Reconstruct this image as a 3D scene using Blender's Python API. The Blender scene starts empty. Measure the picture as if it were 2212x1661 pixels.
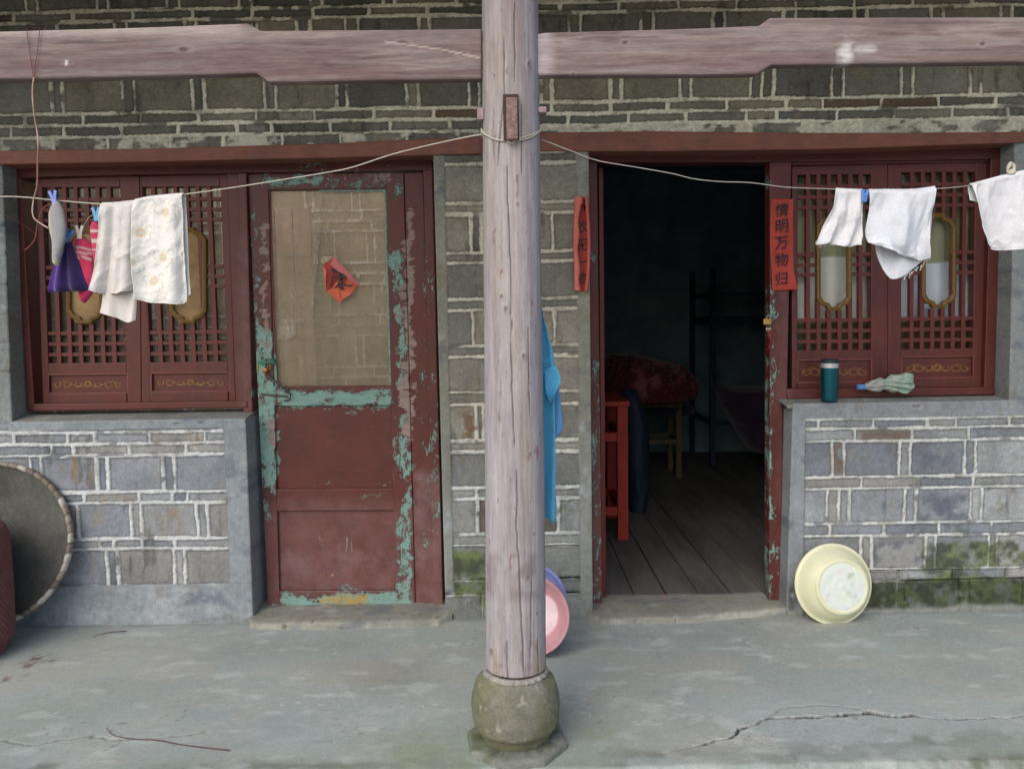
import bpy, bmesh, math, random
import numpy as np
from mathutils import Vector, Matrix

# ------------------------------------------------------------ camera, world, sun, exposure
SC = bpy.context.scene
COL = SC.collection
FPX, CX, CY = 1720.0, 1106.0, 830.5          # focal length and centre, in units of a 2212 px wide picture
CAMY, CAMZ = -3.66, 1.40
PITCH, ROLL = math.radians(4.6), 0.016
fwd = Vector((0, math.cos(PITCH), -math.sin(PITCH)))
up0 = Vector((0, math.sin(PITCH), math.cos(PITCH)))
rt0 = Vector((1, 0, 0))
RT = rt0*math.cos(ROLL) - up0*math.sin(ROLL)
UP = up0*math.cos(ROLL) + rt0*math.sin(ROLL)
cam = bpy.data.cameras.new('camera')
cam.sensor_width = 36; cam.lens = 36*FPX/2212; cam.clip_start = .05; cam.clip_end = 400
camo = bpy.data.objects.new('camera', cam); COL.objects.link(camo)
m = Matrix((RT, UP, -fwd)).transposed().to_4x4(); m.translation = Vector((0, CAMY, CAMZ))
camo.matrix_world = m
SC.camera = camo

w = bpy.data.worlds.new('World'); SC.world = w; w.use_nodes = True
nt = w.node_tree; bg = nt.nodes['Background']
sky = nt.nodes.new('ShaderNodeTexSky'); sky.sky_type = 'NISHITA'; sky.sun_disc = False
SUN_EL, SUN_AZ = math.radians(42), math.radians(-28)      # azimuth measured from straight behind the camera
sky.sun_elevation = SUN_EL; sky.sun_rotation = math.pi - SUN_AZ
sky.air_density = 1.0; sky.dust_density = 3.0; sky.ozone_density = 1.0
nt.links.new(sky.outputs[0], bg.inputs[0]); bg.inputs[1].default_value = .145
sl = bpy.data.lights.new('sun', 'SUN'); sl.energy = 1.0; sl.angle = math.radians(55); sl.color = (1, .975, .95)
so = bpy.data.objects.new('sun', sl); COL.objects.link(so)
sd = Vector((math.sin(SUN_AZ)*math.cos(SUN_EL), -math.cos(SUN_AZ)*math.cos(SUN_EL), math.sin(SUN_EL)))
so.rotation_euler = sd.to_track_quat('Z', 'Y').to_euler()
SC.view_settings.view_transform = 'Standard'; SC.view_settings.look = 'None'
SC.view_settings.exposure = 0.42; SC.view_settings.gamma = 1

# ------------------------------------------------------------ measuring helpers
def ray(px, py):
    return fwd*FPX + RT*(px-CX) - UP*(py-CY)
def W(px, py, Y=0.0):                    # a picture point carried to the vertical plane y = Y
    d = ray(px, py); t = (Y-CAMY)/d.y
    return Vector((d.x*t, Y, CAMZ+d.z*t))
def G(px, py, z=0.0):                    # a picture point carried to the ground
    d = ray(px, py); t = (z-CAMZ)/d.z
    return Vector((d.x*t, CAMY+d.y*t, z))
def lin(c):
    c = c/255.0
    return c/12.92 if c <= .04045 else ((c+.055)/1.055)**2.4
def C(r, g, b, k=1.0):
    return (lin(r)*k, lin(g)*k, lin(b)*k, 1.0)
def NC(r, g, b, k=1.0):
    return np.array(C(r, g, b, k)[:3])

def _h(ix, iy, s):
    v = np.sin(ix*127.1 + iy*311.7 + s*74.7)*43758.5453
    return v - np.floor(v)
def vn(x, y, s=0):
    ix = np.floor(x); iy = np.floor(y); fx = x-ix; fy = y-iy
    fx = fx*fx*(3-2*fx); fy = fy*fy*(3-2*fy)
    return (_h(ix, iy, s)*(1-fx)+_h(ix+1, iy, s)*fx)*(1-fy) + (_h(ix, iy+1, s)*(1-fx)+_h(ix+1, iy+1, s)*fx)*fy
def fbm(x, y, s=0, o=4):
    r = 0; a = .5; t = 0
    for i in range(o):
        r = r + a*vn(x, y, s+i*3.1); t += a; a *= .5; x = x*2.03+11.3; y = y*2.03+7.7
    return r/t
def ss(a, b, x):
    t = np.clip((x-a)/(b-a), 0, 1); return t*t*(3-2*t)
def mix(a, b, m):
    return a + (b-a)*m[..., None]

# ------------------------------------------------------------ object helpers
def tag(o, label=None, cat=None, group=None, kind=None):
    if label: o['label'] = label
    if cat: o['category'] = cat
    if group: o['group'] = group
    if kind: o['kind'] = kind
    return o
def empty(name, loc=(0, 0, 0)):
    o = bpy.data.objects.new(name, None); COL.objects.link(o); o.location = loc; o.empty_display_size = .05
    return o
def link(name, me, mat=None, parent=None, smooth=True):
    o = bpy.data.objects.new(name, me); COL.objects.link(o)
    if mat: me.materials.append(mat)
    if smooth and len(me.polygons): me.polygons.foreach_set('use_smooth', [True]*len(me.polygons))
    if parent:
        o.parent = parent
        o.matrix_parent_inverse = Matrix.Translation(-parent.location)   # every thing sits unrotated at its own base
    return o
def np_mesh(name, V, F, col=None, attrs=None):
    V = np.asarray(V, dtype=np.float32); me = bpy.data.meshes.new(name)
    me.vertices.add(len(V)); me.vertices.foreach_set('co', V.ravel())
    F4 = np.asarray(F, dtype=np.int32); n = len(F4)
    me.loops.add(n*4); me.loops.foreach_set('vertex_index', F4.ravel())
    me.polygons.add(n); me.polygons.foreach_set('loop_start', np.arange(0, n*4, 4, dtype=np.int32))
    me.polygons.foreach_set('loop_total', np.full(n, 4, dtype=np.int32))
    me.update(calc_edges=True)
    if col is not None:
        a = me.color_attributes.new('Col', 'FLOAT_COLOR', 'POINT')
        c = np.ones((len(V), 4), dtype=np.float32); c[:, :3] = np.clip(col, 0, 1)
        a.data.foreach_set('color', c.ravel())
    for k, v in (attrs or {}).items():
        a = me.attributes.new(k, 'FLOAT', 'POINT'); a.data.foreach_set('value', np.asarray(v, dtype=np.float32).ravel())
    return me
def grid_faces(ny, nx, flip=False, wrap=False):
    i = np.arange(ny-1)[:, None]; j = np.arange(nx if wrap else nx-1)[None, :]
    a = i*nx+j; b = i*nx+(j+1) % nx; c = (i+1)*nx+(j+1) % nx; d = (i+1)*nx+j
    f = np.stack([a, b, c, d], -1).reshape(-1, 4)
    return f[:, ::-1] if flip else f
def closed_grid(name, P, back, col=None, attrs=None, mat=None, parent=None, smooth=True):
    """front grid P (ny,nx,3) (row 0 on top, seen from -y) plus a rim carried to 'back' (P + vector) and a back"""
    ny, nx = P.shape[:2]
    ring = [(0, j) for j in range(nx)] + [(i, nx-1) for i in range(1, ny)] + [(ny-1, j) for j in range(nx-2, -1, -1)] + [(i, 0) for i in range(ny-2, 0, -1)]
    ri = np.array([i*nx+j for i, j in ring]); n = len(ri)
    V = P.reshape(-1, 3); base = len(V)
    R1 = V[ri]; R2 = R1.copy()
    if callable(back): R2 = back(R1)
    else: R2 = R1 + np.array(back)
    V2 = np.concatenate([V, R1, R2])
    F = [grid_faces(ny, nx, flip=True)]
    k = np.arange(n); k2 = (k+1) % n
    F.append(np.stack([base+k, base+k2, base+n+k2, base+n+k], -1))
    # back: strip joining left and right rim rows
    top = base+n+np.arange(nx); bot = base+n+np.array([nx+ny-2+(nx-1-j) for j in range(nx)])
    F.append(np.stack([top[:-1], top[1:], bot[1:], bot[:-1]], -1))
    F = np.concatenate(F)
    cc = None
    if col is not None:
        c = col.reshape(-1, 3); cc = np.concatenate([c, c[ri], c[ri]])
    at = {}
    for kk, v in (attrs or {}).items():
        v = np.broadcast_to(v, (ny, nx)).ravel(); at[kk] = np.concatenate([v, v[ri], v[ri]])
    me = np_mesh(name, V2, F, cc, at)
    o = link(name, me, mat, parent, smooth)
    return o

def interp_poly(pts, t):
    """pts [(x,y)...] sampled by x at fraction t of the x span when x is monotone"""
    pts = np.array(pts, float)
    return pts
def board(name, top, bot, Y, depth, mat, parent=None, res=.012, attr=None, colf=None, disp=None, bev=.0025, smooth=True, skew=0):
    """a plank whose front lies on the plane y=Y: top and bottom edges are polylines of picture points of equal length"""
    T = [W(x, y, Y) for x, y in top]; B = [W(x, y, Y) for x, y in bot]
    T = np.array(T); B = np.array(B); tp = np.array(top, float); bp = np.array(bot, float)
    seg = np.linalg.norm(np.diff(T, axis=0), axis=1); s = np.concatenate([[0], np.cumsum(seg)]); L = s[-1]
    H = float(np.mean(np.linalg.norm(T-B, axis=1)))
    nx = max(2, int(L/res)); ny = max(2, int(H/res))
    u = np.unique(np.concatenate([[0, bev/L], np.linspace(bev*2/L, 1-bev*2/L, nx), [1-bev/L, 1], s/L]))
    v = np.concatenate([[0, bev/H], np.linspace(bev*2/H, 1-bev*2/H, ny), [1-bev/H, 1]])
    def at(A): return np.stack([np.interp(u*L, s, A[:, k]) for k in range(A.shape[1])], -1)
    Tu, Bu, tu, bu = at(T), at(B), at(tp), at(bp)
    P = Tu[None]*(1-v[:, None, None]) + Bu[None]*v[:, None, None]
    PX = tu[None]*(1-v[:, None, None]) + bu[None]*v[:, None, None]
    px, py = PX[..., 0], PX[..., 1]
    P = P.copy()
    if disp is not None: P[..., 1] += disp(P[..., 0], P[..., 2], px, py)
    for e in (P[0], P[-1], P[:, 0], P[:, -1]): e[:, 1] += bev
    attrs = attr(px, py) if attr else None
    col = colf(P[..., 0], P[..., 2], px, py) if colf else None
    return closed_grid(name, P, lambda R: np.stack([R[:, 0], np.full(len(R), Y+depth), R[:, 2]], -1), col, attrs, mat, parent, smooth)

def poly_plate(name, pts, Y, depth, mat, parent=None, bev=0.0, z3=None):
    """flat plate of any outline (picture points) with thickness"""
    bm = bmesh.new()
    vs = [bm.verts.new(W(x, y, Y)) for x, y in pts]
    f = bm.faces.new(vs); f.normal_update()
    r = bmesh.ops.extrude_face_region(bm, geom=[f])
    for g in r['geom']:
        if isinstance(g, bmesh.types.BMVert): g.co.y += depth
    bmesh.ops.recalc_face_normals(bm, faces=bm.faces)
    me = bpy.data.meshes.new(name); bm.to_mesh(me); bm.free()
    o = link(name, me, mat, parent, False)
    if bev:
        b = o.modifiers.new('bevel', 'BEVEL'); b.width = bev; b.segments = 2; b.limit_method = 'ANGLE'
    return o

class MB:
    """collects shapes into one mesh"""
    def __init__(s): s.bm = bmesh.new()
    def box(s, c, size, rot=None, bev=0):
        r = bmesh.ops.create_cube(s.bm, size=1)
        M = Matrix.Translation(c) @ (rot.to_4x4() if rot else Matrix()) @ Matrix.Diagonal((*size, 1))
        bmesh.ops.transform(s.bm, matrix=M, verts=r['verts'])
        if bev:
            es = list({e for v in r['verts'] for e in v.link_edges})
            bmesh.ops.bevel(s.bm, geom=es, offset=bev, segments=2, affect='EDGES', profile=.5)
    def beam(s, a, b, wx, wy, bev=0):
        a = Vector(a); b = Vector(b); d = b-a
        s.box((a+b)/2, (wx, wy, d.length), d.to_track_quat('Z', 'Y').to_matrix(), bev)
    def tube(s, pts, r, n=8, cap=True, closed=False):
        pts = [Vector(p) for p in pts]; rings = []
        rr = r if isinstance(r, (list, tuple)) else [r]*len(pts)
        prev = None
        for i, p in enumerate(pts):
            if closed: t = pts[(i+1) % len(pts)]-pts[i-1]
            else: t = pts[min(i+1, len(pts)-1)]-pts[max(i-1, 0)]
            t.normalize()
            if prev is None:
                a = Vector((0, 0, 1)) if abs(t.z) < .9 else Vector((1, 0, 0)); nn = t.cross(a).normalized()
            else:
                nn = (prev - t*prev.dot(t)).normalized()
            prev = nn; bb = t.cross(nn)
            rings.append([s.bm.verts.new(p+(nn*math.cos(2*math.pi*k/n)+bb*math.sin(2*math.pi*k/n))*rr[i]) for k in range(n)])
        m = len(rings)
        for i in range(m if closed else m-1):
            A, B = rings[i], rings[(i+1) % m]
            for k in range(n): s.bm.faces.new((A[k], A[(k+1) % n], B[(k+1) % n], B[k]))
        if cap and not closed:
            s.bm.faces.new(rings[0][::-1]); s.bm.faces.new(rings[-1])
    def lathe(s, prof, n=48, M=None, cap=False):
        """prof [(r,z)...] turned about z, then moved by M"""
        rings = []
        for r, z in prof:
            rings.append([s.bm.verts.new((r*math.cos(2*math.pi*k/n), r*math.sin(2*math.pi*k/n), z)) for k in range(n)] if r > 1e-6 else [s.bm.verts.new((0, 0, z))])
        for A, B in zip(rings[:-1], rings[1:]):
            for k in range(n):
                k2 = (k+1) % n
                if len(A) == 1: s.bm.faces.new((A[0], B[k], B[k2]))
                elif len(B) == 1: s.bm.faces.new((A[k], B[0], A[k2]))
                else: s.bm.faces.new((A[k], B[k], B[k2], A[k2]))
        if M:
            vs = [v for R in rings for v in R]
            bmesh.ops.transform(s.bm, matrix=M, verts=vs)
    def ball(s, c, r, sc=(1, 1, 1), sub=2):
        q = bmesh.ops.create_icosphere(s.bm, subdivisions=sub, radius=r)
        bmesh.ops.transform(s.bm, matrix=Matrix.Translation(c) @ Matrix.Diagonal((*sc, 1)), verts=q['verts'])
    def build(s, name, mat, parent=None, smooth=True, rec=True):
        if rec: bmesh.ops.recalc_face_normals(s.bm, faces=s.bm.faces)
        me = bpy.data.meshes.new(name); s.bm.to_mesh(me); s.bm.free()
        o = link(name, me, mat, parent, smooth)
        if smooth:
            try: me.set_sharp_from_angle(angle=math.radians(40))
            except Exception: pass
        return o

# ------------------------------------------------------------ materials
class N:
    def __init__(s, name):
        s.m = bpy.data.materials.new(name); s.m.use_nodes = True; s.t = s.m.node_tree
        s.b = s.t.nodes['Principled BSDF']; s.out = s.t.nodes['Material Output']
        s.tc = s.t.nodes.new('ShaderNodeTexCoord')
    def node(s, ty, **kw):
        n = s.t.nodes.new(ty)
        for k, v in kw.items(): setattr(n, k, v)
        return n
    def L(s, a, b): s.t.links.new(a, b)
    def noise(s, scale=10, detail=4, rough=.6, stretch=(1, 1, 1), dist=0):
        mp = s.node('ShaderNodeMapping'); mp.inputs['Scale'].default_value = stretch
        s.L(s.tc.outputs['Object'], mp.inputs[0])
        n = s.node('ShaderNodeTexNoise'); n.inputs['Scale'].default_value = scale; n.inputs['Detail'].default_value = detail
        n.inputs['Roughness'].default_value = rough; n.inputs['Distortion'].default_value = dist
        s.L(mp.outputs[0], n.inputs['Vector']); return n.outputs[0]
    def attr(s, name, out='Fac'):
        a = s.node('ShaderNodeAttribute', attribute_name=name); return a.outputs[out]
    def math(s, op, a, b=0.0, c=0.0):
        n = s.node('ShaderNodeMath', operation=op)
        for i, v in enumerate((a, b, c)):
            if isinstance(v, (int, float)): n.inputs[i].default_value = v
            else: s.L(v, n.inputs[i])
        return n.outputs[0]
    def mr(s, v, a, b, c=0.0, d=1.0):
        n = s.node('ShaderNodeMapRange'); s.L(v, n.inputs[0])
        for i, q in enumerate((a, b, c, d)): n.inputs[i+1].default_value = q
        return n.outputs[0]
    def mix(s, f, a, b, mode='MIX'):
        n = s.node('ShaderNodeMix', data_type='RGBA', blend_type=mode)
        if isinstance(f, (int, float)): n.inputs[0].default_value = f
        else: s.L(f, n.inputs[0])
        for i, v in ((6, a), (7, b)):
            if isinstance(v, tuple): n.inputs[i].default_value = v
            else: s.L(v, n.inputs[i])
        return n.outputs[2]
    def bump(s, h, strength=.3, dist=.002, prev=None):
        n = s.node('ShaderNodeBump'); n.inputs['Strength'].default_value = strength; n.inputs['Distance'].default_value = dist
        s.L(h, n.inputs['Height'])
        if prev is not None: s.L(prev, n.inputs['Normal'])
        return n.outputs[0]
    def set(s, col=None, rough=None, normal=None, **kw):
        for k, v in (('Base Color', col), ('Roughness', rough), ('Normal', normal), *[(a.replace('_', ' '), b) for a, b in kw.items()]):
            if v is None: continue
            if isinstance(v, (tuple, float, int)): s.b.inputs[k].default_value = v
            else: s.L(v, s.b.inputs[k])
        return s.m

def simple(name, col, rough=.6, var=.12, scale=40, bump=.15, bd=.001, **kw):
    n = N(name); no = n.noise(scale, 5, .6)
    c = n.mix(n.mr(no, .3, .7, 0, 1), tuple(x*(1-var) for x in col[:3])+(1,), tuple(min(1, x*(1+var)) for x in col[:3])+(1,))
    return n.set(c, rough, n.bump(no, bump, bd), **kw)
def vcol(name, rough=.85, fine=90, var=.10, bump=.35, bd=.0015, stretch=(1, 1, 1), mid=.7, **kw):
    """colour from the mesh's own colour layer with fine grain on top"""
    n = N(name); no = n.noise(fine, 8, .72, stretch); n2 = n.noise(fine*.28, 7, .7, tuple(.35+.65*q for q in stretch) if min(stretch) < 1 else stretch)
    f = n.math('MULTIPLY', n.mr(no, .3, .7, 1-var, 1+var), n.mr(n2, .32, .68, 1-var*mid, 1+var*mid))
    mul = n.node('ShaderNodeVectorMath', operation='SCALE'); n.L(n.attr('Col', 'Color'), mul.inputs[0]); n.L(f, mul.inputs['Scale'])
    return n.set(mul.outputs[0], rough, n.bump(no, bump, bd), **kw)

RED = C(94, 40, 33); RED2 = C(76, 31, 27); TURQ = C(128, 164, 155); RAW = C(158, 138, 130); YEL = C(160, 140, 84)
def paint(name, base=RED, base2=RED2, grain=(1, 1, .25), rough=.5, dust=.0):
    n = N(name)
    big = n.noise(6, 4, .6); fine = n.noise(70, 6, .7, grain)
    st = tuple(1.0 if g == 1 else .5 for g in grain)
    chips = n.math('ADD', n.math('MULTIPLY', n.noise(24, 6, .68, st), .5), n.math('MULTIPLY', n.noise(130, 8, .8, st), .5))
    chips = n.math('ADD', n.math('MULTIPLY', n.math('SUBTRACT', chips, .5), 2.5), .5)
    chips2 = n.noise(30, 7, .75, (.35, 1, 1.5) if grain[2] != 1 else (1.5, 1, .35), .4)
    chips2 = n.math('ADD', n.math('MULTIPLY', n.math('SUBTRACT', chips2, .5), 1.6), .5)
    c = n.mix(n.mr(big, .35, .65), base2, base)
    c = n.mix(n.mr(n.noise(28, 8, .78, grain), .56, .72, 0, .5), c, C(52, 26, 25)); c = n.mix(n.mr(fine, .45, .75, 0, .22), c, tuple(min(1, x*1.9+.02) for x in base[:3])+(1,))
    du = n.math('MULTIPLY', n.attr('dust'), n.mr(n.noise(9, 6, .7), .35, .7, .25, 1))
    c = n.mix(du, c, C(140, 112, 112))
    def mask(an, nz, k=22):
        v = n.math('ADD', n.math('MULTIPLY', n.attr(an), .66), n.math('SUBTRACT', nz, .90))
        return n.math('MINIMUM', n.mr(v, -.5/k, .5/k), n.mr(n.attr(an), .02, .08))
    mp = mask('peel', chips); mb = mask('bare', chips2, 14); my = mask('yel', n.noise(48, 6, .6))
    tq = n.mix(n.mr(fine, .3, .7), TURQ, tuple(x*.78 for x in TURQ[:3])+(1,))
    tq = n.mix(n.mr(n.noise(40, 7, .75), .5, .72, 0, .55), tq, C(92, 104, 96))
    rim = n.math('MULTIPLY', n.math('MULTIPLY', mp, n.math('SUBTRACT', 1.0, mp)), 3.2)
    c = n.mix(mp, c, tq); c = n.mix(n.math('MINIMUM', rim, .8), c, C(46, 26, 24)); c = n.mix(my, c, YEL)
    c = n.mix(mb, c, n.mix(n.mr(n.noise(60, 5, .7, (.3, 1, 1.6)), .35, .65), RAW, tuple(x*.6 for x in RAW[:3])+(1,)))
    h = n.math('SUBTRACT', n.math('MULTIPLY', fine, .25), n.math('ADD', mp, mb))
    r = n.math('ADD', n.math('MULTIPLY', n.math('MAXIMUM', mp, mb), .25), n.mr(big, .3, .7, rough-.06, rough+.1))
    return n.set(c, r, n.bump(h, .5, .0012))
M = {}
M['wall'] = vcol('brickwork', .92, 130, .26, .7, .003)
M['floor'] = vcol('concrete', .82, 150, .20, .5, .002, mid=.4)
M['wood'] = vcol('weathered_wood', .88, 140, .22, .8, .002, (.10, 1, 1), .5)
M['post'] = vcol('weathered_post', .88, 120, .24, .8, .002, (1, 1, .05), .5)
M['stone'] = vcol('mossy_stone', .95, 110, .26, .9, .003)
M['cloth'] = vcol('towel', .95, 700, .14, .8, .0012, Sheen_Weight=.2)
M['paint_v'] = paint('painted_wood_upright')
M['paint_h'] = paint('painted_wood_lying', grain=(.25, 1, 1))
M['lintel'] = paint('lintel_paint', C(138, 82, 60), C(110, 62, 48), (.25, 1, 1), .65)
M['cement'] = vcol('cement', .9, 110, .20, .6, .002)
M['gold'] = simple('ochre_paint', C(112, 84, 34), .55, .2)
M['rope'] = simple('white_wire', C(190, 185, 170), .6)
M['rust'] = simple('rusty_iron', C(80, 58, 48), .7, .35, 80, .5)
M['iron'] = simple('dark_iron', C(58, 56, 58), .5, .25, 80, .4)
M['brass'] = simple('brass', C(190, 160, 95), .35, .2, Metallic=.8)
M['steel'] = simple('steel', C(200, 200, 200), .3, .05, Metallic=1.0)
M['ink'] = simple('ink', C(22, 20, 24), .5, .2)
# ------------------------------------------------------------ brick relief
def rows_of(spec, xref):
    out = []
    for r in spec:
        y0, y1, js = r[0], r[1], r[2]; style = r[3] if len(r) > 3 else 'w'
        ym = (y0+y1)/2
        zt, zb = W(xref, y0).z, W(xref, y1).z
        out.append((zt, zb, sorted(W(j, ym-(j-xref)*.016).x for j in js), style))
    return out
PAL = dict(  # warm light high up and bluish light low down tint these palettes
    up=[NC(104, 99, 80), NC(92, 88, 72), NC(80, 79, 68), NC(110, 103, 80), NC(84, 84, 76), NC(98, 95, 82)],
    mid=[NC(124, 118, 96), NC(114, 110, 93), NC(128, 120, 98), NC(104, 102, 90), NC(120, 114, 98)],
    low=[NC(114, 118, 120), NC(106, 111, 116), NC(124, 126, 124), NC(98, 105, 111), NC(120, 118, 110), NC(112, 115, 114)])
PAL = {k: [np.array([q.mean()]*3)*.42+q*.58 for q in v] for k, v in PAL.items()}
for _k, _g in (('up', 1.80), ('mid', 1.32), ('low', 1.50)): PAL[_k] = [q*_g*(np.array([.97, 1.0, 1.05]) if _k == 'low' else 1) for q in PAL[_k]]
def brick_field(X, Z, rows, pal, seed=0, x_lo=None, x_hi=None, mortar=NC(206, 201, 184), gone=0.0, thick=.0090):
    rng = np.random.RandomState(seed)
    Zw = Z + .006*(fbm(X*2.2, Z*2.2, seed)-.5)*2 + .0025*(vn(X*17, Z*17, seed+5)-.5)
    Xw = X + .006*(vn(X*6, Z*13, seed+8)-.5) + .003*(vn(X*30, Z*40, seed+9)-.5)
    d = np.full(X.shape, 1.0); tone = np.zeros(X.shape+(3,)); rough = np.zeros(X.shape); dark = np.zeros(X.shape); rub = np.zeros(X.shape)
    hv = np.zeros(X.shape)
    P = PAL[pal]
    for ri, (zt, zb, js, style) in enumerate(rows):
        m = (Zw <= zt) & (Zw > zb)
        dv = np.full(X.shape, 1.0)
        idx = np.searchsorted(np.array(js), Xw) if len(js) else np.zeros(X.shape, int)
        for j in js: dv = np.minimum(dv, np.abs(Xw-j))
        dd = np.minimum(np.minimum(zt-Zw, Zw-zb), dv)
        d = np.where(m, dd, d)
        nb = len(js)+1
        pick = rng.randint(0, len(P), nb); br = rng.uniform(.82, 1.14, nb); hb = rng.uniform(-.002, .002, nb)
        odd = rng.rand(nb)
        cols = np.array([P[p]*b for p, b in zip(pick, br)])
        for q in range(nb):
            if odd[q] < .03 and style == 'w': cols[q] = NC(104, 90, 74)
        tone = np.where(m[..., None], cols[np.clip(idx, 0, nb-1)], tone)
        hv = np.where(m, hb[np.clip(idx, 0, nb-1)], hv)
        if style == 'd': dark = np.where(m, 1, dark)
        if style == 'r': rub = np.where(m, 1, rub)
    # surface of the bricks
    n1 = fbm(X*9, Z*9, seed+20, 5); n2 = fbm(X*26, Z*7, seed+21, 4); n3 = fbm(X*70, Z*70, seed+22, 3); n4 = fbm(X*4, Z*4, seed+25, 4)
    tone = tone*(.62+.66*n1+.16*n3)[..., None]
    tone = mix(tone, tone*.50, ss(.60, .78, n2)*ss(.35, .6, n4)*.8)
    tone = mix(tone, NC(150, 136, 108), ss(.66, .82, fbm(X*30, Z*8, seed+31, 4))*.3)
    tone = mix(tone, NC(170, 168, 158), ss(.72, .9, fbm(X*22, Z*22, seed+33, 5))*.35)
    H = hv + .003*(n3-.5) + .004*(n1-.5)
    # mortar
    wmod = .55+.9*vn(X*9, Z*9, seed+40)
    mw = thick*wmod + .0035*(vn(X*70, Z*70, seed+41)-.5) + .003*(vn(X*160, Z*160, seed+43)-.5)
    mw = np.maximum(mw, .0014)
    mo = ss(.002, -.002, d-mw)
    brk = ss(.26, .18, vn(X*7, Z*16, seed+45)+(.0-gone*.3)) * ss(.3, .6, vn(X*33, Z*33, seed+46))
    mo = mo*(1-.85*brk)
    mc = mortar*(.80+.30*fbm(X*60, Z*60, seed+50, 3))[..., None]
    mc = mix(mc, NC(120, 112, 96), ss(.55, .8, fbm(X*14, Z*14, seed+51))*.55)
    groove = ss(.010, .004, d-mw)*(1-mo)
    tone = mix(tone, tone*.58, groove*.8)
    if dark.any():
        gap = ss(.0015, -.0015, d-.0035*wmod)
        moD = mo*ss(.55, .75, vn(X*12, Z*12, seed+60))*.6
        mo = np.where(dark > 0, moD, mo)
        tone = np.where(dark[..., None] > 0, mix(tone, NC(18, 20, 14), gap), tone)
        H = H - dark*gap*.012
    Cc = mix(tone, mc, mo)
    if rub.any():
        r1 = ss(.42, .58, fbm(X*18, Z*30, seed+70, 5)+.18*(vn(X*2.5, Z*0+3, seed+77)-.5)*2)
        rc = mix(Cc, mortar*.92*(.7+.4*fbm(X*80, Z*80, seed+71, 3))[..., None], r1*.85)
        Cc = np.where(rub[..., None] > 0, rc, Cc); H = H + rub*.012*(fbm(X*30, Z*30, seed+72, 4)-.35)
    return H + mo*.0055*(.7+.6*n3), Cc
def moss(X, Z, Cc, amt, seed):
    n = .6*fbm(X*9, Z*11, seed, 5)+.4*fbm(X*34, Z*34, seed+1, 4); f = ss(.66-.42*amt, .80-.30*amt, n)*np.clip(amt*1.5, 0, 1)
    g = mix(np.broadcast_to(NC(46, 54, 26), Cc.shape), np.broadcast_to(NC(98, 112, 56), Cc.shape), ss(.35, .75, fbm(X*26, Z*26, seed+3, 4)))
    return mix(Cc, g, f*.80)
def cement_col(X, Z, seed, base=NC(134, 140, 140)):
    c = base*(.74+.5*fbm(X*7, Z*4, seed, 5))[..., None]
    c = mix(c, NC(96, 104, 116), ss(.58, .75, fbm(X*8, Z*12, seed+2, 5))*.6)
    c = mix(c, NC(168, 172, 172), ss(.62, .8, fbm(X*12, Z*10, seed+4, 5))*.5)
    return mix(c, NC(120, 108, 86), ss(.66, .8, fbm(X*20, Z*5, seed+6, 4))*.35)
def blobs(X, Z, L, Y=0.0):
    """soft rectangles given in picture points on the plane y=Y: (x0,y0,x1,y1,strength)"""
    r = np.zeros(X.shape)
    for x0, y0, x1, y1, s in L:
        a = W(x0, (y0+y1)/2, Y).x; b = W(x1, (y0+y1)/2, Y).x; t = W((x0+x1)/2, y0, Y).z; q = W((x0+x1)/2, y1, Y).z
        e = .03
        r = np.maximum(r, s*ss(a-e, a+e, X)*ss(b+e, b-e, X)*ss(q-e, q+e, Z)*ss(t+e, t-e, Z))
    return r
def relief(name, TL, TR, BR, BL, f, parent, mat, Y=0.0, depth=.24, res=.0042, flat_depth=True):
    """masonry face between four world (x,z) corners, f(X,Z) -> height towards the viewer, colour"""
    TL, TR, BR, BL = [np.array(p) for p in (TL, TR, BR, BL)]
    nx = int(max(np.linalg.norm(TR-TL), np.linalg.norm(BR-BL))/res)+2; ny = int(max(np.linalg.norm(TL-BL), np.linalg.norm(TR-BR))/res)+2
    u = np.linspace(0, 1, nx)[None, :, None]; v = np.linspace(0, 1, ny)[:, None, None]
    Q = (TL*(1-u)+TR*u)*(1-v) + (BL*(1-u)+BR*u)*v
    X, Z = Q[..., 0], Q[..., 1]; H, Cc = f(X, Z)
    P = np.stack([X, Y-H, Z], -1)
    b = .004
    for e in (P[0], P[-1], P[:, 0], P[:, -1]): e[:, 1] += b
    return closed_grid(name, P, lambda R: np.stack([R[:, 0], np.full(len(R), Y+depth), R[:, 2]], -1), Cc, None, mat, parent)
def xz(px, py, Y=0.0):
    p = W(px, py, Y); return (p.x, p.z)

def gen_joints(x0, x1, pitch, narrow=0, off=0):
    o = []; x = x0+off
    while x < x1:
        o.append(x)
        if narrow: o.append(x+narrow)
        x += pitch
    return o
def px2(x): return x

house = empty('brick_house', (0, .12, 0))
tag(house, 'old grey brick farmhouse front with white mortar joints and dark red painted woodwork', 'house')

XL, XR = -3.3, 3.3
TOPZ = 3.13
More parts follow.
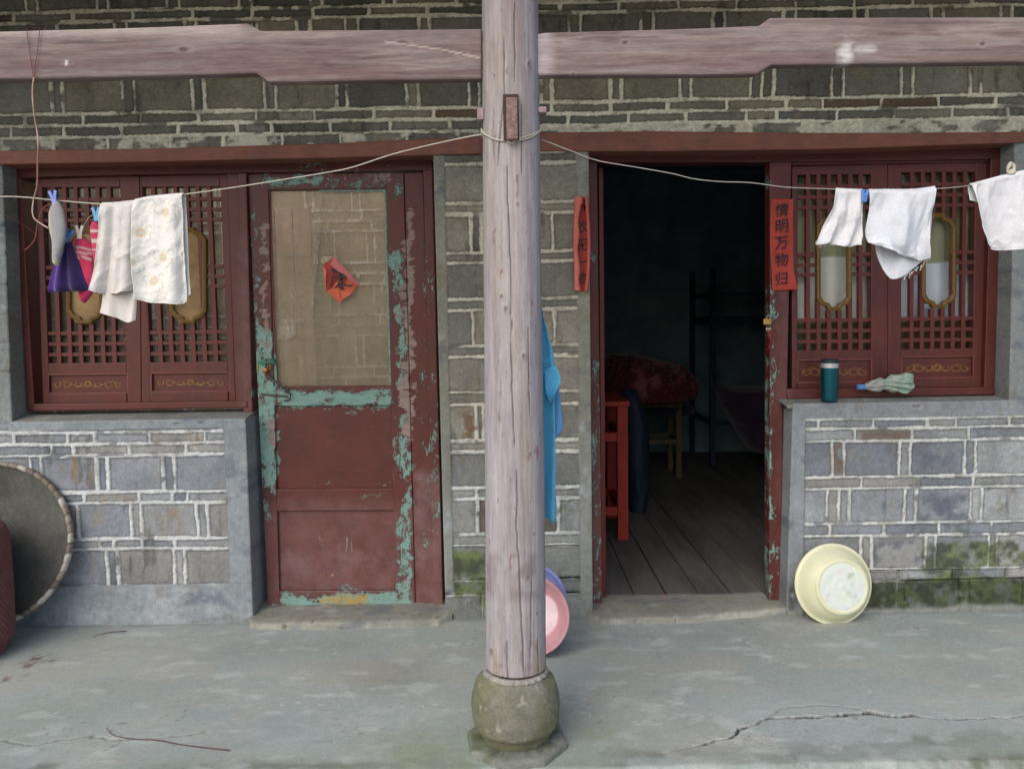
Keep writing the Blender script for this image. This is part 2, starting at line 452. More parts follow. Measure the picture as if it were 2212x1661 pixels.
# ---- upper wall, left of the post
UL = rows_of([
    (-400, -110, gen_joints(-600, 1100, 127, 0, 0)), (-110, -60, gen_joints(-600, 1100, 152, 24, 20)), (-60, 20, [-250, -226, -96, -72, 56, 80, 208, 232, 361, 387, 515, 540, 670, 695, 827, 852, 985, 1008]),
    (20, 43, [-100, 30, 158, 287, 417, 545, 675, 797, 923, 1050]),
    (43, 118, [-200, -176, -50, -25, 100, 125, 250, 275, 400, 425, 545, 556, 642, 670, 747, 775, 905, 928, 1050, 1075]),
    (118, 142, gen_joints(-300, 1100, 127, 0, 40)), (142, 166, gen_joints(-300, 1100, 127, 0, 90)),
    (166, 241, [-190, -165, -40, -15, 112, 137, 265, 290, 416, 442, 572, 597, 727, 750, 878, 903, 1013, 1035]),
    (241, 266, [-200, -70, 55, 180, 304, 428, 554, 680, 808, 936, 1060]),
    (266, 292, [-230, -100, 25, 138, 263, 385, 512, 587, 713, 843, 971]),
    (292, 345, [-150, 0, 118, 235, 370, 483, 610, 735, 880, 990], 'r')], 500)
def f_ul(X, Z):
    H, c = brick_field(X, Z, UL, 'up', 3, gone=.1, thick=.0072, mortar=NC(232, 228, 208))
    # shade of the upper left painted in: bricks darken to the left
    s = ss(-.9, -2.3, X)*.28
    c = mix(c, c*.62, ss(.45, .7, fbm(X*3, Z*3, 91, 4))*.45)
    return H, c*(1-s)[..., None]
MIDX = W(1106, 200).x
LBL = (W(0, 326).z, W(1106, 302).z)
relief('brick_wall', (XL, TOPZ), (MIDX, TOPZ), (MIDX, W(1106, 296).z-.02), (XL, LBL[0]-.035), f_ul, house, M['wall'])['label'] = 'dark olive brick wall above the left window and door'
UR = rows_of([
    (-400, -110, gen_joints(1100, 2900, 127, 0, 0)), (-110, -24, gen_joints(1100, 2900, 152, 24, 0)), (-24, -2, gen_joints(1100, 2900, 127, 0, 50)), (-2, 21, gen_joints(1100, 2900, 127, 0, 110)),
    (21, 96, [1230, 1255, 1384, 1410, 1540, 1566, 1692, 1718, 1845, 1872, 2010, 2036, 2160, 2184, 2320, 2344, 2470, 2494]),
    (96, 119, gen_joints(1100, 2900, 127, 0, 20)), (119, 142, gen_joints(1100, 2900, 127, 0, 80)),
    (142, 214, [1168, 1191, 1319, 1343, 1469, 1492, 1621, 1645, 1671, 1796, 1821, 1946, 1972, 2095, 2118, 2240, 2264, 2390, 2414]),
    (214, 239, [1190, 1319, 1443, 1570, 1698, 1776, 1903, 2026, 2150, 2270, 2400]),
    (239, 264, [1227, 1357, 1482, 1611, 1678, 1806, 1931, 2056, 2178, 2300, 2420]),
    (264, 318, [1250, 1370, 1500, 1620, 1733, 1860, 1958, 2080, 2200, 2330], 'r')], 1600)
def f_ur(X, Z):
    H, c = brick_field(X, Z, UR, 'up', 7, gone=.1, thick=.0072, mortar=NC(232, 228, 208))
    c = mix(c, c*.66, ss(.45, .7, fbm(X*3, Z*3, 93, 4))*.5)
    return H, c
relief('brick_wall', (MIDX, TOPZ), (XR, TOPZ), (XR, W(2212, 284).z-.03), (MIDX, W(1106, 300).z-.02), f_ur, house, M['wall'])['label'] = 'dark olive brick wall above the open doorway'

# ---- pier between the two doors
PR = rows_of([(300, 327, [], 'w'), (327, 353, []), (353, 437, []), (437, 461, []), (461, 544, [1017, 1040, 1195]), (544, 566, []), (566, 646, []), (646, 670, []),
    (670, 747, [1021, 1198]), (747, 770, []), (770, 847, []), (847, 874, []), (874, 952, [1029, 1045]), (952, 976, []), (976, 1054, []), (1054, 1078, [1030]),
    (1078, 1154, [1031, 1206]), (1154, 1180, []), (1180, 1252, [], 'd'), (1252, 1283, [1100], 'd'), (1283, 1400, [1041, 1150], 'd')], 1106)
def f_pr(X, Z):
    H, c = brick_field(X, Z, PR, 'mid', 12, thick=.0078)
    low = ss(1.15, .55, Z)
    c = mix(c, c*np.array([.86, .97, 1.16]), low)  # bluish light low on the pier mixed into the brick colour
    xl = W(968, 700).x+(Z-W(968, 700).z)*0; xr = W(1248, 700).x
    cem = np.maximum(ss(.003, -.003, X-xl-.004*(vn(Z*9, X*0, 5)-.5)), ss(-.003, .003, X-xr-.004*(vn(Z*9, X*0, 6)-.5)))
    brkn = np.where(X < 0, ss(.16, .13, Z+.02*vn(X*30, Z*30, 3)), 0)
    cem = cem*(1-brkn)
    cc = cement_col(X, Z, 14, NC(138, 138, 124)); cc = mix(cc, cc*np.array([.9, .98, 1.12]), low)  # same bluish low light mixed into the cement
    c = mix(c, NC(112, 80, 56), blobs(X, Z, [(1000, 885, 1040, 960, .8)])*ss(.45, .6, fbm(X*30, Z*30, 5)))
    am = blobs(X, Z, [(975, 1190, 1090, 1290, 1.0), (1190, 1090, 1245, 1160, .55), (1030, 1285, 1100, 1340, .9), (1160, 1180, 1248, 1250, .22), (1190, 1240, 1245, 1300, .3)])
    c = moss(X, Z, c, am*(1-cem), 17)
    edge = ss(.008, .002, np.abs(X-xl))*.4+ss(.008, .002, np.abs(X-xr))*.4
    c = mix(c, cc, cem); c = mix(c, c*.7, edge*(vn(Z*20, X*5, 3) > .4))
    return H*(1-cem) + cem*(.004+.002*fbm(X*12, Z*12, 3)), c
pL = W(936, 345); pR = W(1272, 330); pLb = W(963, 1340); pRb = W(1281, 1340)
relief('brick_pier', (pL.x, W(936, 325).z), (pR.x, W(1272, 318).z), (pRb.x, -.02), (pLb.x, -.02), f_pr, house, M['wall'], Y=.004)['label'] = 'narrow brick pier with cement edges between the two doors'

# ---- low wall under the left window
LL = rows_of([(905, 934, []), (934, 959, [-220, -100, 30, 147, 205, 323, 443]), (959, 984, [-150, -20, 113, 160, 280, 402]), (984, 1063, [-230, -205, -85, -60, 67, 90, 210, 234, 354, 378]),
    (1063, 1087, [-100, 50, 182, 302, 374, 407]), (1087, 1164, [-150, -125, 0, 25, 143, 169, 285, 307, 427, 450]), (1164, 1186, [-100, 80, 215, 247, 309, 378]),
    (1186, 1266, [-80, -55, 90, 113, 233, 256, 377, 400]), (1266, 1420, [])], 247)
def f_ll(X, Z):
    H, c = brick_field(X, Z, LL, 'low', 21, mortar=NC(202, 206, 206), thick=.0076)
    c = mix(c, NC(140, 116, 76), blobs(X, Z, [(150, 985, 200, 1050, .5), (165, 1095, 215, 1130, .7), (320, 1100, 390, 1160, .6), (340, 940, 430, 955, .8), (190, 1070, 290, 1085, .5), (430, 1070, 470, 1080, .4)])*ss(.4, .6, fbm(X*25, Z*9, 7)))
    xr = W(491, 1100).x; zt = W(247, 934).z; zb = W(300, 1262).z
    xl = W(22, 934).x
    cem = np.maximum(ss(-.002, .002, X-xr), ss(.003, -.003, Z-zb-.004*(vn(X*12, Z*0, 4)-.5)))
    cem = np.maximum(cem, ss(-.002, .002, Z-zt-.012)*ss(-.004, .004, X-xl))
    cc = cement_col(X, Z, 24, NC(138, 146, 150))
    dk = ss(.55, .7, fbm(X*6, Z*9, 27, 5))*ss(zb, zb-.06, Z)
    cc = mix(cc, NC(92, 102, 118), dk*.6); cc = mix(cc, NC(176, 182, 188), ss(.5, .7, fbm(X*7, Z*11, 28, 5))*ss(zb, zb-.03, Z)*.45)
    mo = blobs(X, Z, [(100, 1325, 545, 1360, .5)])
    c = mix(c, cc, cem); c = moss(X, Z, c, mo*.4, 29)
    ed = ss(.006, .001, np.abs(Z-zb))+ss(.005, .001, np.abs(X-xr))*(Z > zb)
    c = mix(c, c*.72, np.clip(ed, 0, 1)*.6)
    return H*(1-cem)+cem*(.005+.003*fbm(X*9, Z*9, 31)), c
a = W(531, 905); b = W(548, 1345)
relief('low_wall', (XL, W(247, 908).z), (a.x, W(247, 908).z), (b.x, -.02), (XL, -.02), f_ll, house, M['wall'])['label'] = 'waist-high brick wall under the left window with grey cement border'
# ---- low wall under the right window
LR = rows_of([(870, 904, []), (904, 925, [1767, 1886, 2004, 2065, 2180, 2300]), (925, 952, [1847, 1969, 2091, 2215, 2340]), (952, 1029, [1797, 1822, 1942, 1966, 2083, 2106, 2230, 2255, 2380]),
    (1029, 1054, [1860, 1984, 2102, 2225, 2350]), (1054, 1129, [1786, 1812, 1835, 1954, 1978, 2096, 2121, 2240, 2264]), (1129, 1156, [1791, 1910, 2028, 2142, 2260]),
    (1156, 1229, [1859, 1883, 1999, 2020, 2136, 2153, 2270]), (1229, 1253, [1942, 2059, 2173, 2300], 'd'), (1253, 1420, [1934, 1955, 2071, 2094, 2207, 2230], 'd')], 1949)
def f_lr(X, Z):
    H, c = brick_field(X, Z, LR, 'low', 33, mortar=NC(206, 208, 204), thick=.0062)
    c = mix(c, NC(110, 86, 66), blobs(X, Z, [(1800, 955, 1822, 1028, .8), (1855, 931, 1966, 948, .9)])*ss(.3, .5, fbm(X*25, Z*20, 7)))
    c = mix(c, NC(70, 78, 96), blobs(X, Z, [(1985, 1065, 2090, 1125, .7), (1890, 1165, 1990, 1220, .7), (1985, 955, 2060, 1000, .4)])*ss(.35, .6, fbm(X*12, Z*14, 8)))
    xl = W(1737, 1100).x
    cem = ss(.002, -.002, X-xl)
    zt = W(1949, 903).z
    cem = np.maximum(cem, ss(-.002, .002, Z-zt-.004))
    cc = cement_col(X, Z, 34, NC(136, 142, 146))
    am = blobs(X, Z, [(1985, 1165, 2400, 1235, .75), (2100, 1040, 2400, 1120, .34), (1860, 1225, 2400, 1258, .72), (1690, 1245, 2400, 1340, 1.0), (1980, 1120, 2400, 1160, .3), (1860, 1150, 1900, 1225, .25)])
    c = moss(X, Z, c, am*(1-cem), 37)
    zl = W(1949, 1254).z; wet = ss(zl+.01, zl-.01, Z)*(1-cem)
    c = mix(c, c*np.array([.46, .50, .42]), wet)
    c = mix(c, cc, cem)
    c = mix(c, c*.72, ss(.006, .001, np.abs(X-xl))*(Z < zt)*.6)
    c = mix(c, NC(26, 30, 18), blobs(X, Z, [(1702, 1262, 1716, 1325, .95)])*ss(.3, .45, fbm(X*30, Z*22, 91)))
    # spill of cement along the foot
    ft = ss(.035, .012, Z + .03*(fbm(X*9, Z*0, 39, 4)-.5))
    c = mix(c, NC(126, 130, 126), ft)
    return H*(1-cem)+cem*(.005+.003*fbm(X*9, Z*9, 41))+ft*.012, c
a = W(1712, 872); b = W(1698, 1320)
relief('low_wall', (a.x, W(1949, 868).z), (XR, W(1949, 868).z), (XR, -.02), (b.x, -.02), f_lr, house, M['wall'])['label'] = 'waist-high mossy brick wall under the right window'

# ---- wall ends beside the two windows
def f_pl(X, Z):
    H, c = brick_field(X, Z, rows_of([(330+i*50, 330+i*50+(24 if i % 2 else 76), [-300, -180, -60]) for i in range(0)] + [(300+k*62, 362+k*62, [-400+k % 2*30, -250+k % 2*30, -100+k % 2*30]) for k in range(10)], 0), 'mid', 51)
    return H, mix(c, cement_col(X, Z, 52, NC(132, 138, 136)), ss(-.01, .01, X-W(-70, 600).x))
p = W(22, 600); sl_top = W(20, 345); sl_bot = W(24, 908)
relief('wall_end', (XL, W(0, 330).z), (W(4, 345).x, W(0, 330).z), (W(24, 900).x, W(247, 911).z), (XL, W(247, 911).z), f_pl, house, M['wall'], Y=.002)['label'] = 'cement-faced wall end at the left of the left window'
def f_pr2(X, Z):
    H, c = brick_field(X, Z, rows_of([(270+k*62, 332+k*62, [2260+k % 2*40, 2400]) for k in range(10)], 2212), 'mid', 53)
    k = ss(.01, -.01, X-W(2240, 600).x)
    return H*(1-k)+k*.003, mix(c, cement_col(X, Z, 54, NC(140, 146, 146)), k)
relief('wall_end', (W(2192, 310).x, W(2200, 290).z), (XR, W(2200, 290).z), (XR, W(1949, 872).z), (W(2180, 870).x, W(1949, 872).z), f_pr2, house, M['wall'], Y=.002)['label'] = 'cement-faced wall end at the right of the right window'

# ---- sloping cement sills
def sill(name, x0, x1, yf, yb, lab):
    A = W(x0, yf, -.004); B = W(x1, yf, -.004); z0 = (W(x0, yf, 0).z+W(x1, yf, 0).z)/2
    P = []; ys = [-.006, -.002, .01, .05, .09, .13, .19]; zs = [z0-.006, z0, z0+.003, z0+.010, z0+.016, z0+.02, z0+.022]
    n = int((B.x-A.x)/.01)
    X = np.linspace(A.x, B.x, n)
    P = np.zeros((len(ys), n, 3)); P[..., 0] = X[None]; P[..., 1] = np.array(ys)[:, None]; P[..., 2] = np.array(zs)[:, None]
    P[..., 2] += .003*(fbm(P[..., 0]*9, P[..., 1]*9, 3)-.5)
    P = P[::-1]
    c = cement_col(P[..., 0], P[..., 1]*2, 61, NC(134, 136, 130))
    o = closed_grid(name, P, (0, 0, -.012), c, None, M['cement'], house); o['label'] = lab
sill('sill', 22, 531, 908, 888, 'grey cement sill under the left window')
sill('sill', 1700, 2186, 871, 855, 'grey cement sill under the right window')

# ---- lintels
def at_l(px, py):
    z = np.zeros(px.shape)
    return dict(peel=z, bare=z, yel=z, dust=z+.25)
def rough_top(amp):
    def f(X, Z, px, py): return -.004*fbm(X*6, Z*25, 5, 4)
    return f
board('lintel', [(-420, 336), (0, 326), (300, 322), (700, 311), (1000, 297), (1106, 296)], [(-420, 362), (0, 355), (300, 350), (700, 341), (1000, 333), (1106, 330)], -.012, .26, M['lintel'], house, .014, at_l, None, rough_top(0))['label'] = 'brownish red timber lintel over the left window and door'
board('lintel', [(1106, 288), (1400, 284), (1800, 288), (2150, 286), (2400, 282)], [(1106, 326), (1400, 327), (1800, 322), (2180, 309), (2400, 300)], -.013, .26, M['lintel'], house, .014, at_l, None, rough_top(0))['label'] = 'brownish red timber lintel over the open doorway and right window'

# ------------------------------------------------------------ painted joinery
def bl(L):
    """soft boxes in picture points -> function"""
    def f(px, py):
        px = px+9*(vn(px*.05, py*.05, 2)-.5)*2+5*(vn(px*.17, py*.17, 3)-.5)*2; py = py+9*(vn(px*.04, py*.05, 4)-.5)*2; r = np.zeros(px.shape)
        for x0, y0, x1, y1, s in L:
            e = 10.0
            r = np.maximum(r, s*ss(x0-e, x0+e, px)*ss(x1+e, x1-e, px)*ss(y0-e*2, y0+e*2, py)*ss(y1+e*2, y1-e*2, py))
        return r
    return f
PEEL = bl([(565, 376, 700, 404, .80), (700, 386, 838, 408, .62), (545, 450, 558, 720, .62), (552, 600, 577, 700, .35), (548, 700, 586, 900, .72), (560, 880, 600, 1060, .74), (565, 1040, 590, 1130, .5), (578, 1290, 622, 1316, .7),
    (600, 838, 848, 878, .86), (565, 812, 602, 882, .82), (848, 395, 876, 432, .55), (842, 530, 872, 640, .66), (856, 640, 876, 840, .72), (856, 876, 880, 1010, .66), (872, 940, 890, 1320, .70), (856, 1080, 890, 1240, .62), (849, 880, 858, 1060, .6), (850, 1240, 897, 1314, .60),
    (600, 1279, 897, 1318, .78), (612, 1042, 852, 1058, .40), (612, 880, 852, 893, .50), (680, 1267, 856, 1280, .72), (760, 1062, 860, 1078, .45), (760, 1088, 860, 1102, .45),
    (365, 361, 400, 373, .58), (640, 354, 885, 369, .55), (180, 364, 220, 373, .45), (938, 880, 950, 1200, .50), (905, 500, 950, 1200, .30),
    (1270, 500, 1284, 560, .5), (1272, 750, 1300, 1060, .44), (1284, 1060, 1300, 1310, .58), (1656, 360, 1668, 430, .6), (1656, 620, 1672, 760, .62), (1656, 760, 1680, 900, .52), (1656, 880, 1670, 1310, .62), (1666, 1160, 1680, 1310, .45),
    (1600, 334, 1640, 346, .5), (1700, 330, 1790, 342, .5), (2110, 325, 2150, 335, .4),
    (537, 600, 552, 900, .1), (590, 660, 600, 830, .5)])
BARE = bl([(640, 1000, 690, 1012, .35), (620, 955, 650, 985, .4), (680, 1150, 780, 1200, .4), (700, 1210, 800, 1250, .35), (780, 1060, 830, 1090, .35), (690, 372, 842, 386, .95), (800, 374, 842, 398, .9), (566, 468, 580, 760, .84), (572, 760, 586, 810, .6), (573, 888, 598, 955, .86), (875, 448, 893, 945, .93), (858, 590, 880, 700, .62), (866, 760, 893, 945, .84), (848, 930, 894, 947, .8), (868, 1235, 884, 1275, .7), (596, 470, 603, 600, .3)])
YEL = bl([(690, 1282, 800, 1314, .78), (620, 1255, 650, 1278, .5), (660, 1225, 740, 1260, .42), (1660, 880, 1668, 960, .5), (700, 834, 800, 842, .5), (1656, 1270, 1668, 1300, .5)])
DUST = bl([(540, 1080, 960, 1330, .38), (600, 1180, 860, 1280, .6), (500, 900, 560, 1330, .55), (895, 1000, 960, 1330, .7), (1270, 900, 1310, 1320, .3), (1680, 500, 1712, 1320, .25), (515, 500, 540, 900, .35), (0, 360, 2212, 560, .03)])
def at_p(px, py): return dict(peel=np.where(PEEL(px, py) > 0, np.clip(PEEL(px, py), 0, 1)**.85*1.03, 0), bare=BARE(px, py), yel=YEL(px, py), dust=DUST(px, py))
def vb(name, x0t, x1t, yt, x0b, x1b, yb, Y, d, parent, yt2=None, yb2=None, mat='paint_v', **kw):
    return board(name, [(x0t, yt), (x1t, yt2 or yt)], [(x0b, yb), (x1b, yb2 or yb)], Y, d, M[mat], parent, attr=at_p, **kw)
FY = .105                      # face of the joinery frames, set back in the wall
# frames
fr = empty('door_frame', (-.7, .12, 0)); fr.parent = house; fr.matrix_parent_inverse = Matrix.Translation(-house.location)
fr['label'] = 'dark red timber frame around the closed door and left window'
def fixinv(o):
    o.matrix_parent_inverse = Matrix.Translation(-o.parent.location)
fixinv(fr)
board('head_rail', [(28, 364), (300, 357), (700, 347), (934, 341)], [(28, 384), (300, 377), (700, 371), (934, 368)], FY, .12, M['paint_h'], fr, attr=at_p)
vb('jamb', 28, 44, 384, 60, 74, 886, FY, .12, fr)
vb('jamb', 513, 532, 374, 537, 556, 1320, FY-.004, .13, fr, 373)
vb('jamb', 490, 514, 375, 509, 538, 868, FY+.012, .10, fr, 374)
vb('jamb', 914, 934, 366, 938, 957, 1322, FY-.002, .13, fr)
vb('bottom_rail', 70, 532, 873, 72, 534, 888, FY-.012, .12, fr, 866, 880, 'paint_h')
fr2 = empty('door_frame', (.9, .12, 0)); fr2.parent = house; fixinv(fr2)
fr2['label'] = 'dark red timber frame around the open doorway and right window'
board('head_rail', [(1271, 329), (1700, 326), (2168, 319)], [(1271, 350), (1700, 350), (2168, 343)], FY, .12, M['paint_h'], fr2, attr=at_p)
vb('jamb', 1271, 1290, 349, 1281, 1301, 1326, FY-.003, .14, fr2)
vb('jamb', 1663, 1710, 349, 1663, 1700, 870, FY-.004, .075, fr2)
vb('jamb', 1663, 1691, 869, 1662, 1687, 1313, FY-.004, .075, fr2)
vb('jamb', 2141, 2166, 342, 2126, 2148, 857, FY, .12, fr2)
vb('bottom_rail', 1700, 2148, 840, 1702, 2149, 862, FY-.012, .12, fr2, 836, 852, 'paint_h')
vb('top_stop', 1710, 2143, 350, 1710, 2143, 357, FY+.02, .05, fr2, 342, 350, 'paint_h')

# ---- windows with lattice leaves
# the leaves of the two windows
def lattice(name, q, Y, parent, mat):
    """q = TL,TR,BR,BL of the lattice field; bars laid out in 7 columns"""
    TL, TR, BR, BL = [Vector(W(*p, Y)) for p in q]
    def pt(u, v): return (TL*(1-u)+TR*u)*(1-v)+(BL*(1-u)+BR*u)*v
    w = (TR-TL).length; h = (TL-BL).length
    mb = MB(); bw = .0185/w*.5
    hz = [(t-250)/1018 for t in (318, 378, 437, 708, 768, 825, 1092, 1155, 1217)]
    bh = .0085/h
    oc0, oc1 = (487-250)/1018, (1045-250)/1018
    def bar(u0, v0, u1, v1, dy):
        a, b, c, d = pt(u0, v0), pt(u1, v0), pt(u1, v1), pt(u0, v1)
        f = [mb.bm.verts.new(p+Vector((0, dy, 0))) for p in (a, b, c, d)]; g = [mb.bm.verts.new(p+Vector((0, .026, 0))) for p in (a, b, c, d)]
        mb.bm.faces.new(f[::-1])
        for i in range(4): mb.bm.faces.new((f[i], f[(i+1) % 4], g[(i+1) % 4], g[i]))
        mb.bm.faces.new(g)
    for k in range(1, 7):
        u = k/7
        if k in (3, 4):
            bar(u-bw, 0, u+bw, oc0+.01, 0); bar(u-bw, oc1-.01, u+bw, 1, 0)
        else: bar(u-bw, 0, u+bw, 1, 0)
    for i, v in enumerate(hz):
        if i in (3, 4, 5):
            bar(0, v-bh, 2/7+.02, v+bh, .003); bar(5/7-.02, v-bh, 1, v+bh, .003)
        else: bar(0, v-bh, 1, v+bh, .003)
    return mb.build(name, mat, parent, smooth=False)
def octo_frame(q, Y, parent):
    """gilded eight-sided frame, outline in the picture box q=(x0,y0,x1,y1)"""
    x0, y0, x1, y1 = q; w = x1-x0; h = y1-y0
    def oct(i):
        X0, X1, Y0, Y1 = x0+i, x1-i, y0+i, y1-i; c = w*.34-i*.35; c2 = w*.12
        q = [(c, 0), (c*.82, c*.32), (c*.34, c*.50), (0, c*1.0)]
        return [(X0+q[0][0], Y0)] + [(X1-u, Y0+v) for u, v in q] + [(X1-u, Y1-v) for u, v in q[::-1]] + [(X0+u, Y1-v) for u, v in q] + [(X0+u, Y0+v) for u, v in q[:0:-1]]
    A = oct(0); B = oct(8); mb = MB(); n = len(A)
    a0 = [mb.bm.verts.new(W(x, y, Y)) for x, y in A]; b0 = [mb.bm.verts.new(W(x, y, Y)) for x, y in B]
    mm = [mb.bm.verts.new((W(x, y, Y)+W(u, v, Y))/2-Vector((0, .005, 0))) for (x, y), (u, v) in zip(A, B)]
    a1 = [mb.bm.verts.new(v.co+Vector((0, .03, 0))) for v in a0]; b1 = [mb.bm.verts.new(v.co+Vector((0, .03, 0))) for v in b0]
    for i in range(n):
        j = (i+1) % n
        for P, Q in ((a0, mm), (mm, b0), (b0, b1), (b1, a1), (a1, a0)): mb.bm.faces.new((P[i], P[j], Q[j], Q[i]))
    return mb.build('medallion_frame', M['gold'], parent, smooth=False)
def scroll(box, Y, parent, strong=1.0):
    """painted scrollwork with a flower in the middle"""
    x0, y0, x1, y1 = box; w = x1-x0; h = y1-y0; cx = (x0+x1)/2; cy = (y0+y1)/2
    mb = MB()
    lift = [0.0]
    def ribbon(pts, ws):
        lift[0] += .00012
        L = []
        for i, (x, y) in enumerate(pts):
            a = pts[max(0, i-1)]; b = pts[min(len(pts)-1, i+1)]; dx, dy = b[0]-a[0], b[1]-a[1]; l = math.hypot(dx, dy) or 1
            nx, ny = -dy/l*ws[i], dx/l*ws[i]
            L.append([mb.bm.verts.new(W(x+s*nx, y+s*ny, Y)-Vector((0, lift[0], 0))) for s in (-1, 1)])
        for A, B in zip(L[:-1], L[1:]): mb.bm.faces.new((A[0], A[1], B[1], B[0]))
    for sgn in (-1, 1):
        for k, (ox, r) in enumerate(((.30, .30), (.60, .34), (.86, .30))):
            pts = []; ws = []
            c = (cx+sgn*ox*w/2, cy+h*.05)
            for t in range(15):
                a = t/14*math.radians(300)
                rr = r*h*(1-.55*t/14)
                pts.append((c[0]+sgn*math.cos(a+2.5)*rr*1.15, c[1]-math.sin(a+2.5)*rr*.9)); ws.append(1.6*(1-.5*t/14)+.2)
            ribbon(pts, ws)
        pts = [(cx+sgn*w*.5*(.12+.85*t/19), cy+h*.22*math.sin(t/19*6.5+.6)) for t in range(20)]
        ribbon(pts, [2.0*(1-t/24) for t in range(20)])
    for k in range(11):
        a = 2*math.pi*k/11; r = h*.34
        pts = [(cx+math.cos(a)*r*s*1.15, cy+math.sin(a)*r*s) for s in (.3, .55, .8, 1.0)]
        ribbon(pts, [1.2, 2.4, 1.8, .3])
    o = mb.build('scroll_ornament', M['gold_thin'], parent, smooth=False, rec=False); return o
g = N('faded_ochre'); M['gold_thin'] = g.set(g.mix(g.mr(g.noise(120, 4, .7), .4, .62), C(104, 66, 36), C(140, 104, 44)), .6)
gl = N('window_glass'); gl.t.nodes.remove(gl.b)
tr = gl.node('ShaderNodeBsdfTransparent'); tr.inputs[0].default_value = (.90, .92, .90, 1); gs = gl.node('ShaderNodeBsdfGlossy'); gs.inputs['Roughness'].default_value = .03
fz = gl.node('ShaderNodeFresnel'); fz.inputs[0].default_value = 1.45; mx = gl.node('ShaderNodeMixShader')
gl.L(fz.outputs[0], mx.inputs[0]); gl.L(tr.outputs[0], mx.inputs[1]); gl.L(gs.outputs[0], mx.inputs[2]); gl.L(mx.outputs[0], gl.out.inputs[0]); M['glass'] = gl.m
def dusty(name, base, amt_lo, amt_hi):
    g = N(name); nn = g.noise(5, 7, .7); g2 = g.noise(30, 5, .7, (1, 1, .4))
    g.set(g.mix(g.mr(g2, .35, .65), base, tuple(x*.75 for x in base[:3])+(1,)), .45, g.bump(g.noise(14, 7, .7, (1, 1, .5)), .9, .006))
    tr = g.node('ShaderNodeBsdfTransparent'); mx = g.node('ShaderNodeMixShader')
    g.L(g.mr(nn, .3, .7, amt_lo, amt_hi), mx.inputs[0]); g.L(tr.outputs[0], mx.inputs[1]); g.L(g.b.outputs[0], mx.inputs[2]); g.L(mx.outputs[0], g.out.inputs[0])
    return g.m
M['dusty'] = dusty('dusty_glass', C(168, 154, 124), .26, .60)
def leaf(win, outer, field, octo, panel, name_l=None):
    """outer, field: TL TR BR BL ; octo, panel boxes"""
    Yl = FY+.025
    lf = empty('shutter', tuple(W(*outer[3], Yl))); lf.parent = win; fixinv(lf)
    return lf
def window(loc, leaves, lab, glass, med=None):
    win = empty('window', loc); win.parent = house; fixinv(win); win['label'] = lab
    Yl = FY+.03
    for (o, f, oc, pn) in leaves:
        (ox0, oy0), (ox1, oy1), (ox2, oy2), (ox3, oy3) = o
        (a0, b0), (a1, b1), (a2, b2), (a3, b3) = f
        # stiles and rails round the lattice as one frame of four butting boards
        parts = []
        parts.append(board('stile', [(ox0, oy0), (a0+(a0-a3)*0, oy0)], [(ox3, oy3), (a3+(a3-a0)*(oy3-b3)/(b3-b0), oy3)], Yl, .04, M['paint_v'], None, .02, at_p))
        parts.append(board('stile', [(a1, oy1), (ox1, oy1)], [(a2+(a2-a1)*(oy2-b2)/(b2-b1), oy2), (ox2, oy2)], Yl+.001, .04, M['paint_v'], None, .02, at_p))
        parts.append(board('rail', [(a0-1, oy0), (a1+1, oy1)], [(a0-1, b0), (a1+1, b1)], Yl+.002, .036, M['paint_h'], None, .02, at_p))
        pt, pb = pn[1], pn[3]
        parts.append(board('rail', [(a3-1, b3), (a2+1, b2)], [(a3, pt+1), (a2+1, pt-1)], Yl+.002, .036, M['paint_h'], None, .02, at_p))
        parts.append(board('rail', [(a3, pb+1), (a2+1, pb-1)], [(a3+2, oy3), (a2+2, oy2)], Yl+.002, .036, M['paint_h'], None, .02, at_p))
        # join the five boards of one leaf
        bm = bmesh.new(); mats = []
        fr_me = bpy.data.meshes.new('shutter_frame')
        for p in parts: bm.from_mesh(p.data)
        bm.to_mesh(fr_me); bm.free()
        for p in parts: bpy.data.objects.remove(p)
        link('shutter_frame', fr_me, M['paint_v'], win, False)
        lattice('lattice', f, Yl+.004, win, M['lat'])
        octo_frame(oc, Yl-.004, win)
        board('lower_panel', [(pn[0]-4, pt-2), (pn[2]+4, pt-4)], [(pn[0]-4, pb+3), (pn[2]+4, pb+1)], Yl+.014, .015, M['paint_h'], win, .02, at_p)
        # bead around the panel
        mb = MB(); cs = [W(pn[0], pt, Yl+.004), W(pn[2], pt-2, Yl+.004), W(pn[2], pb-2, Yl+.004), W(pn[0], pb, Yl+.004)]
        for i in range(4): mb.beam(cs[i], cs[(i+1) % 4], .007, .007)
        mb.build('panel_bead', M['bead'], win, False)
        scroll((pn[0]+8, pt+8, pn[2]-8, pb-8), Yl+.0125, win)
        g = [W(*q, Yl+.034) for q in f]
        mb = MB(); mb.bm.faces.new([mb.bm.verts.new(q) for q in g]); o2 = mb.build('glass_pane', glass, win, False, False)
        if med: poly_plate('medallion_pane', [(oc[0]+20, oc[1]+3), (oc[2]-20, oc[1]+3), (oc[2]-4, oc[1]+26), (oc[2]-4, oc[3]-26), (oc[2]-20, oc[3]-3), (oc[0]+20, oc[3]-3), (oc[0]+4, oc[3]-26), (oc[0]+4, oc[1]+26)], Yl+.012, .003, med, win)
    return win
M['lat'] = simple('lattice_paint', C(96, 40, 32), .55, .2, 25)
M['bead'] = simple('bead_paint', C(112, 58, 50), .55, .2, 25)
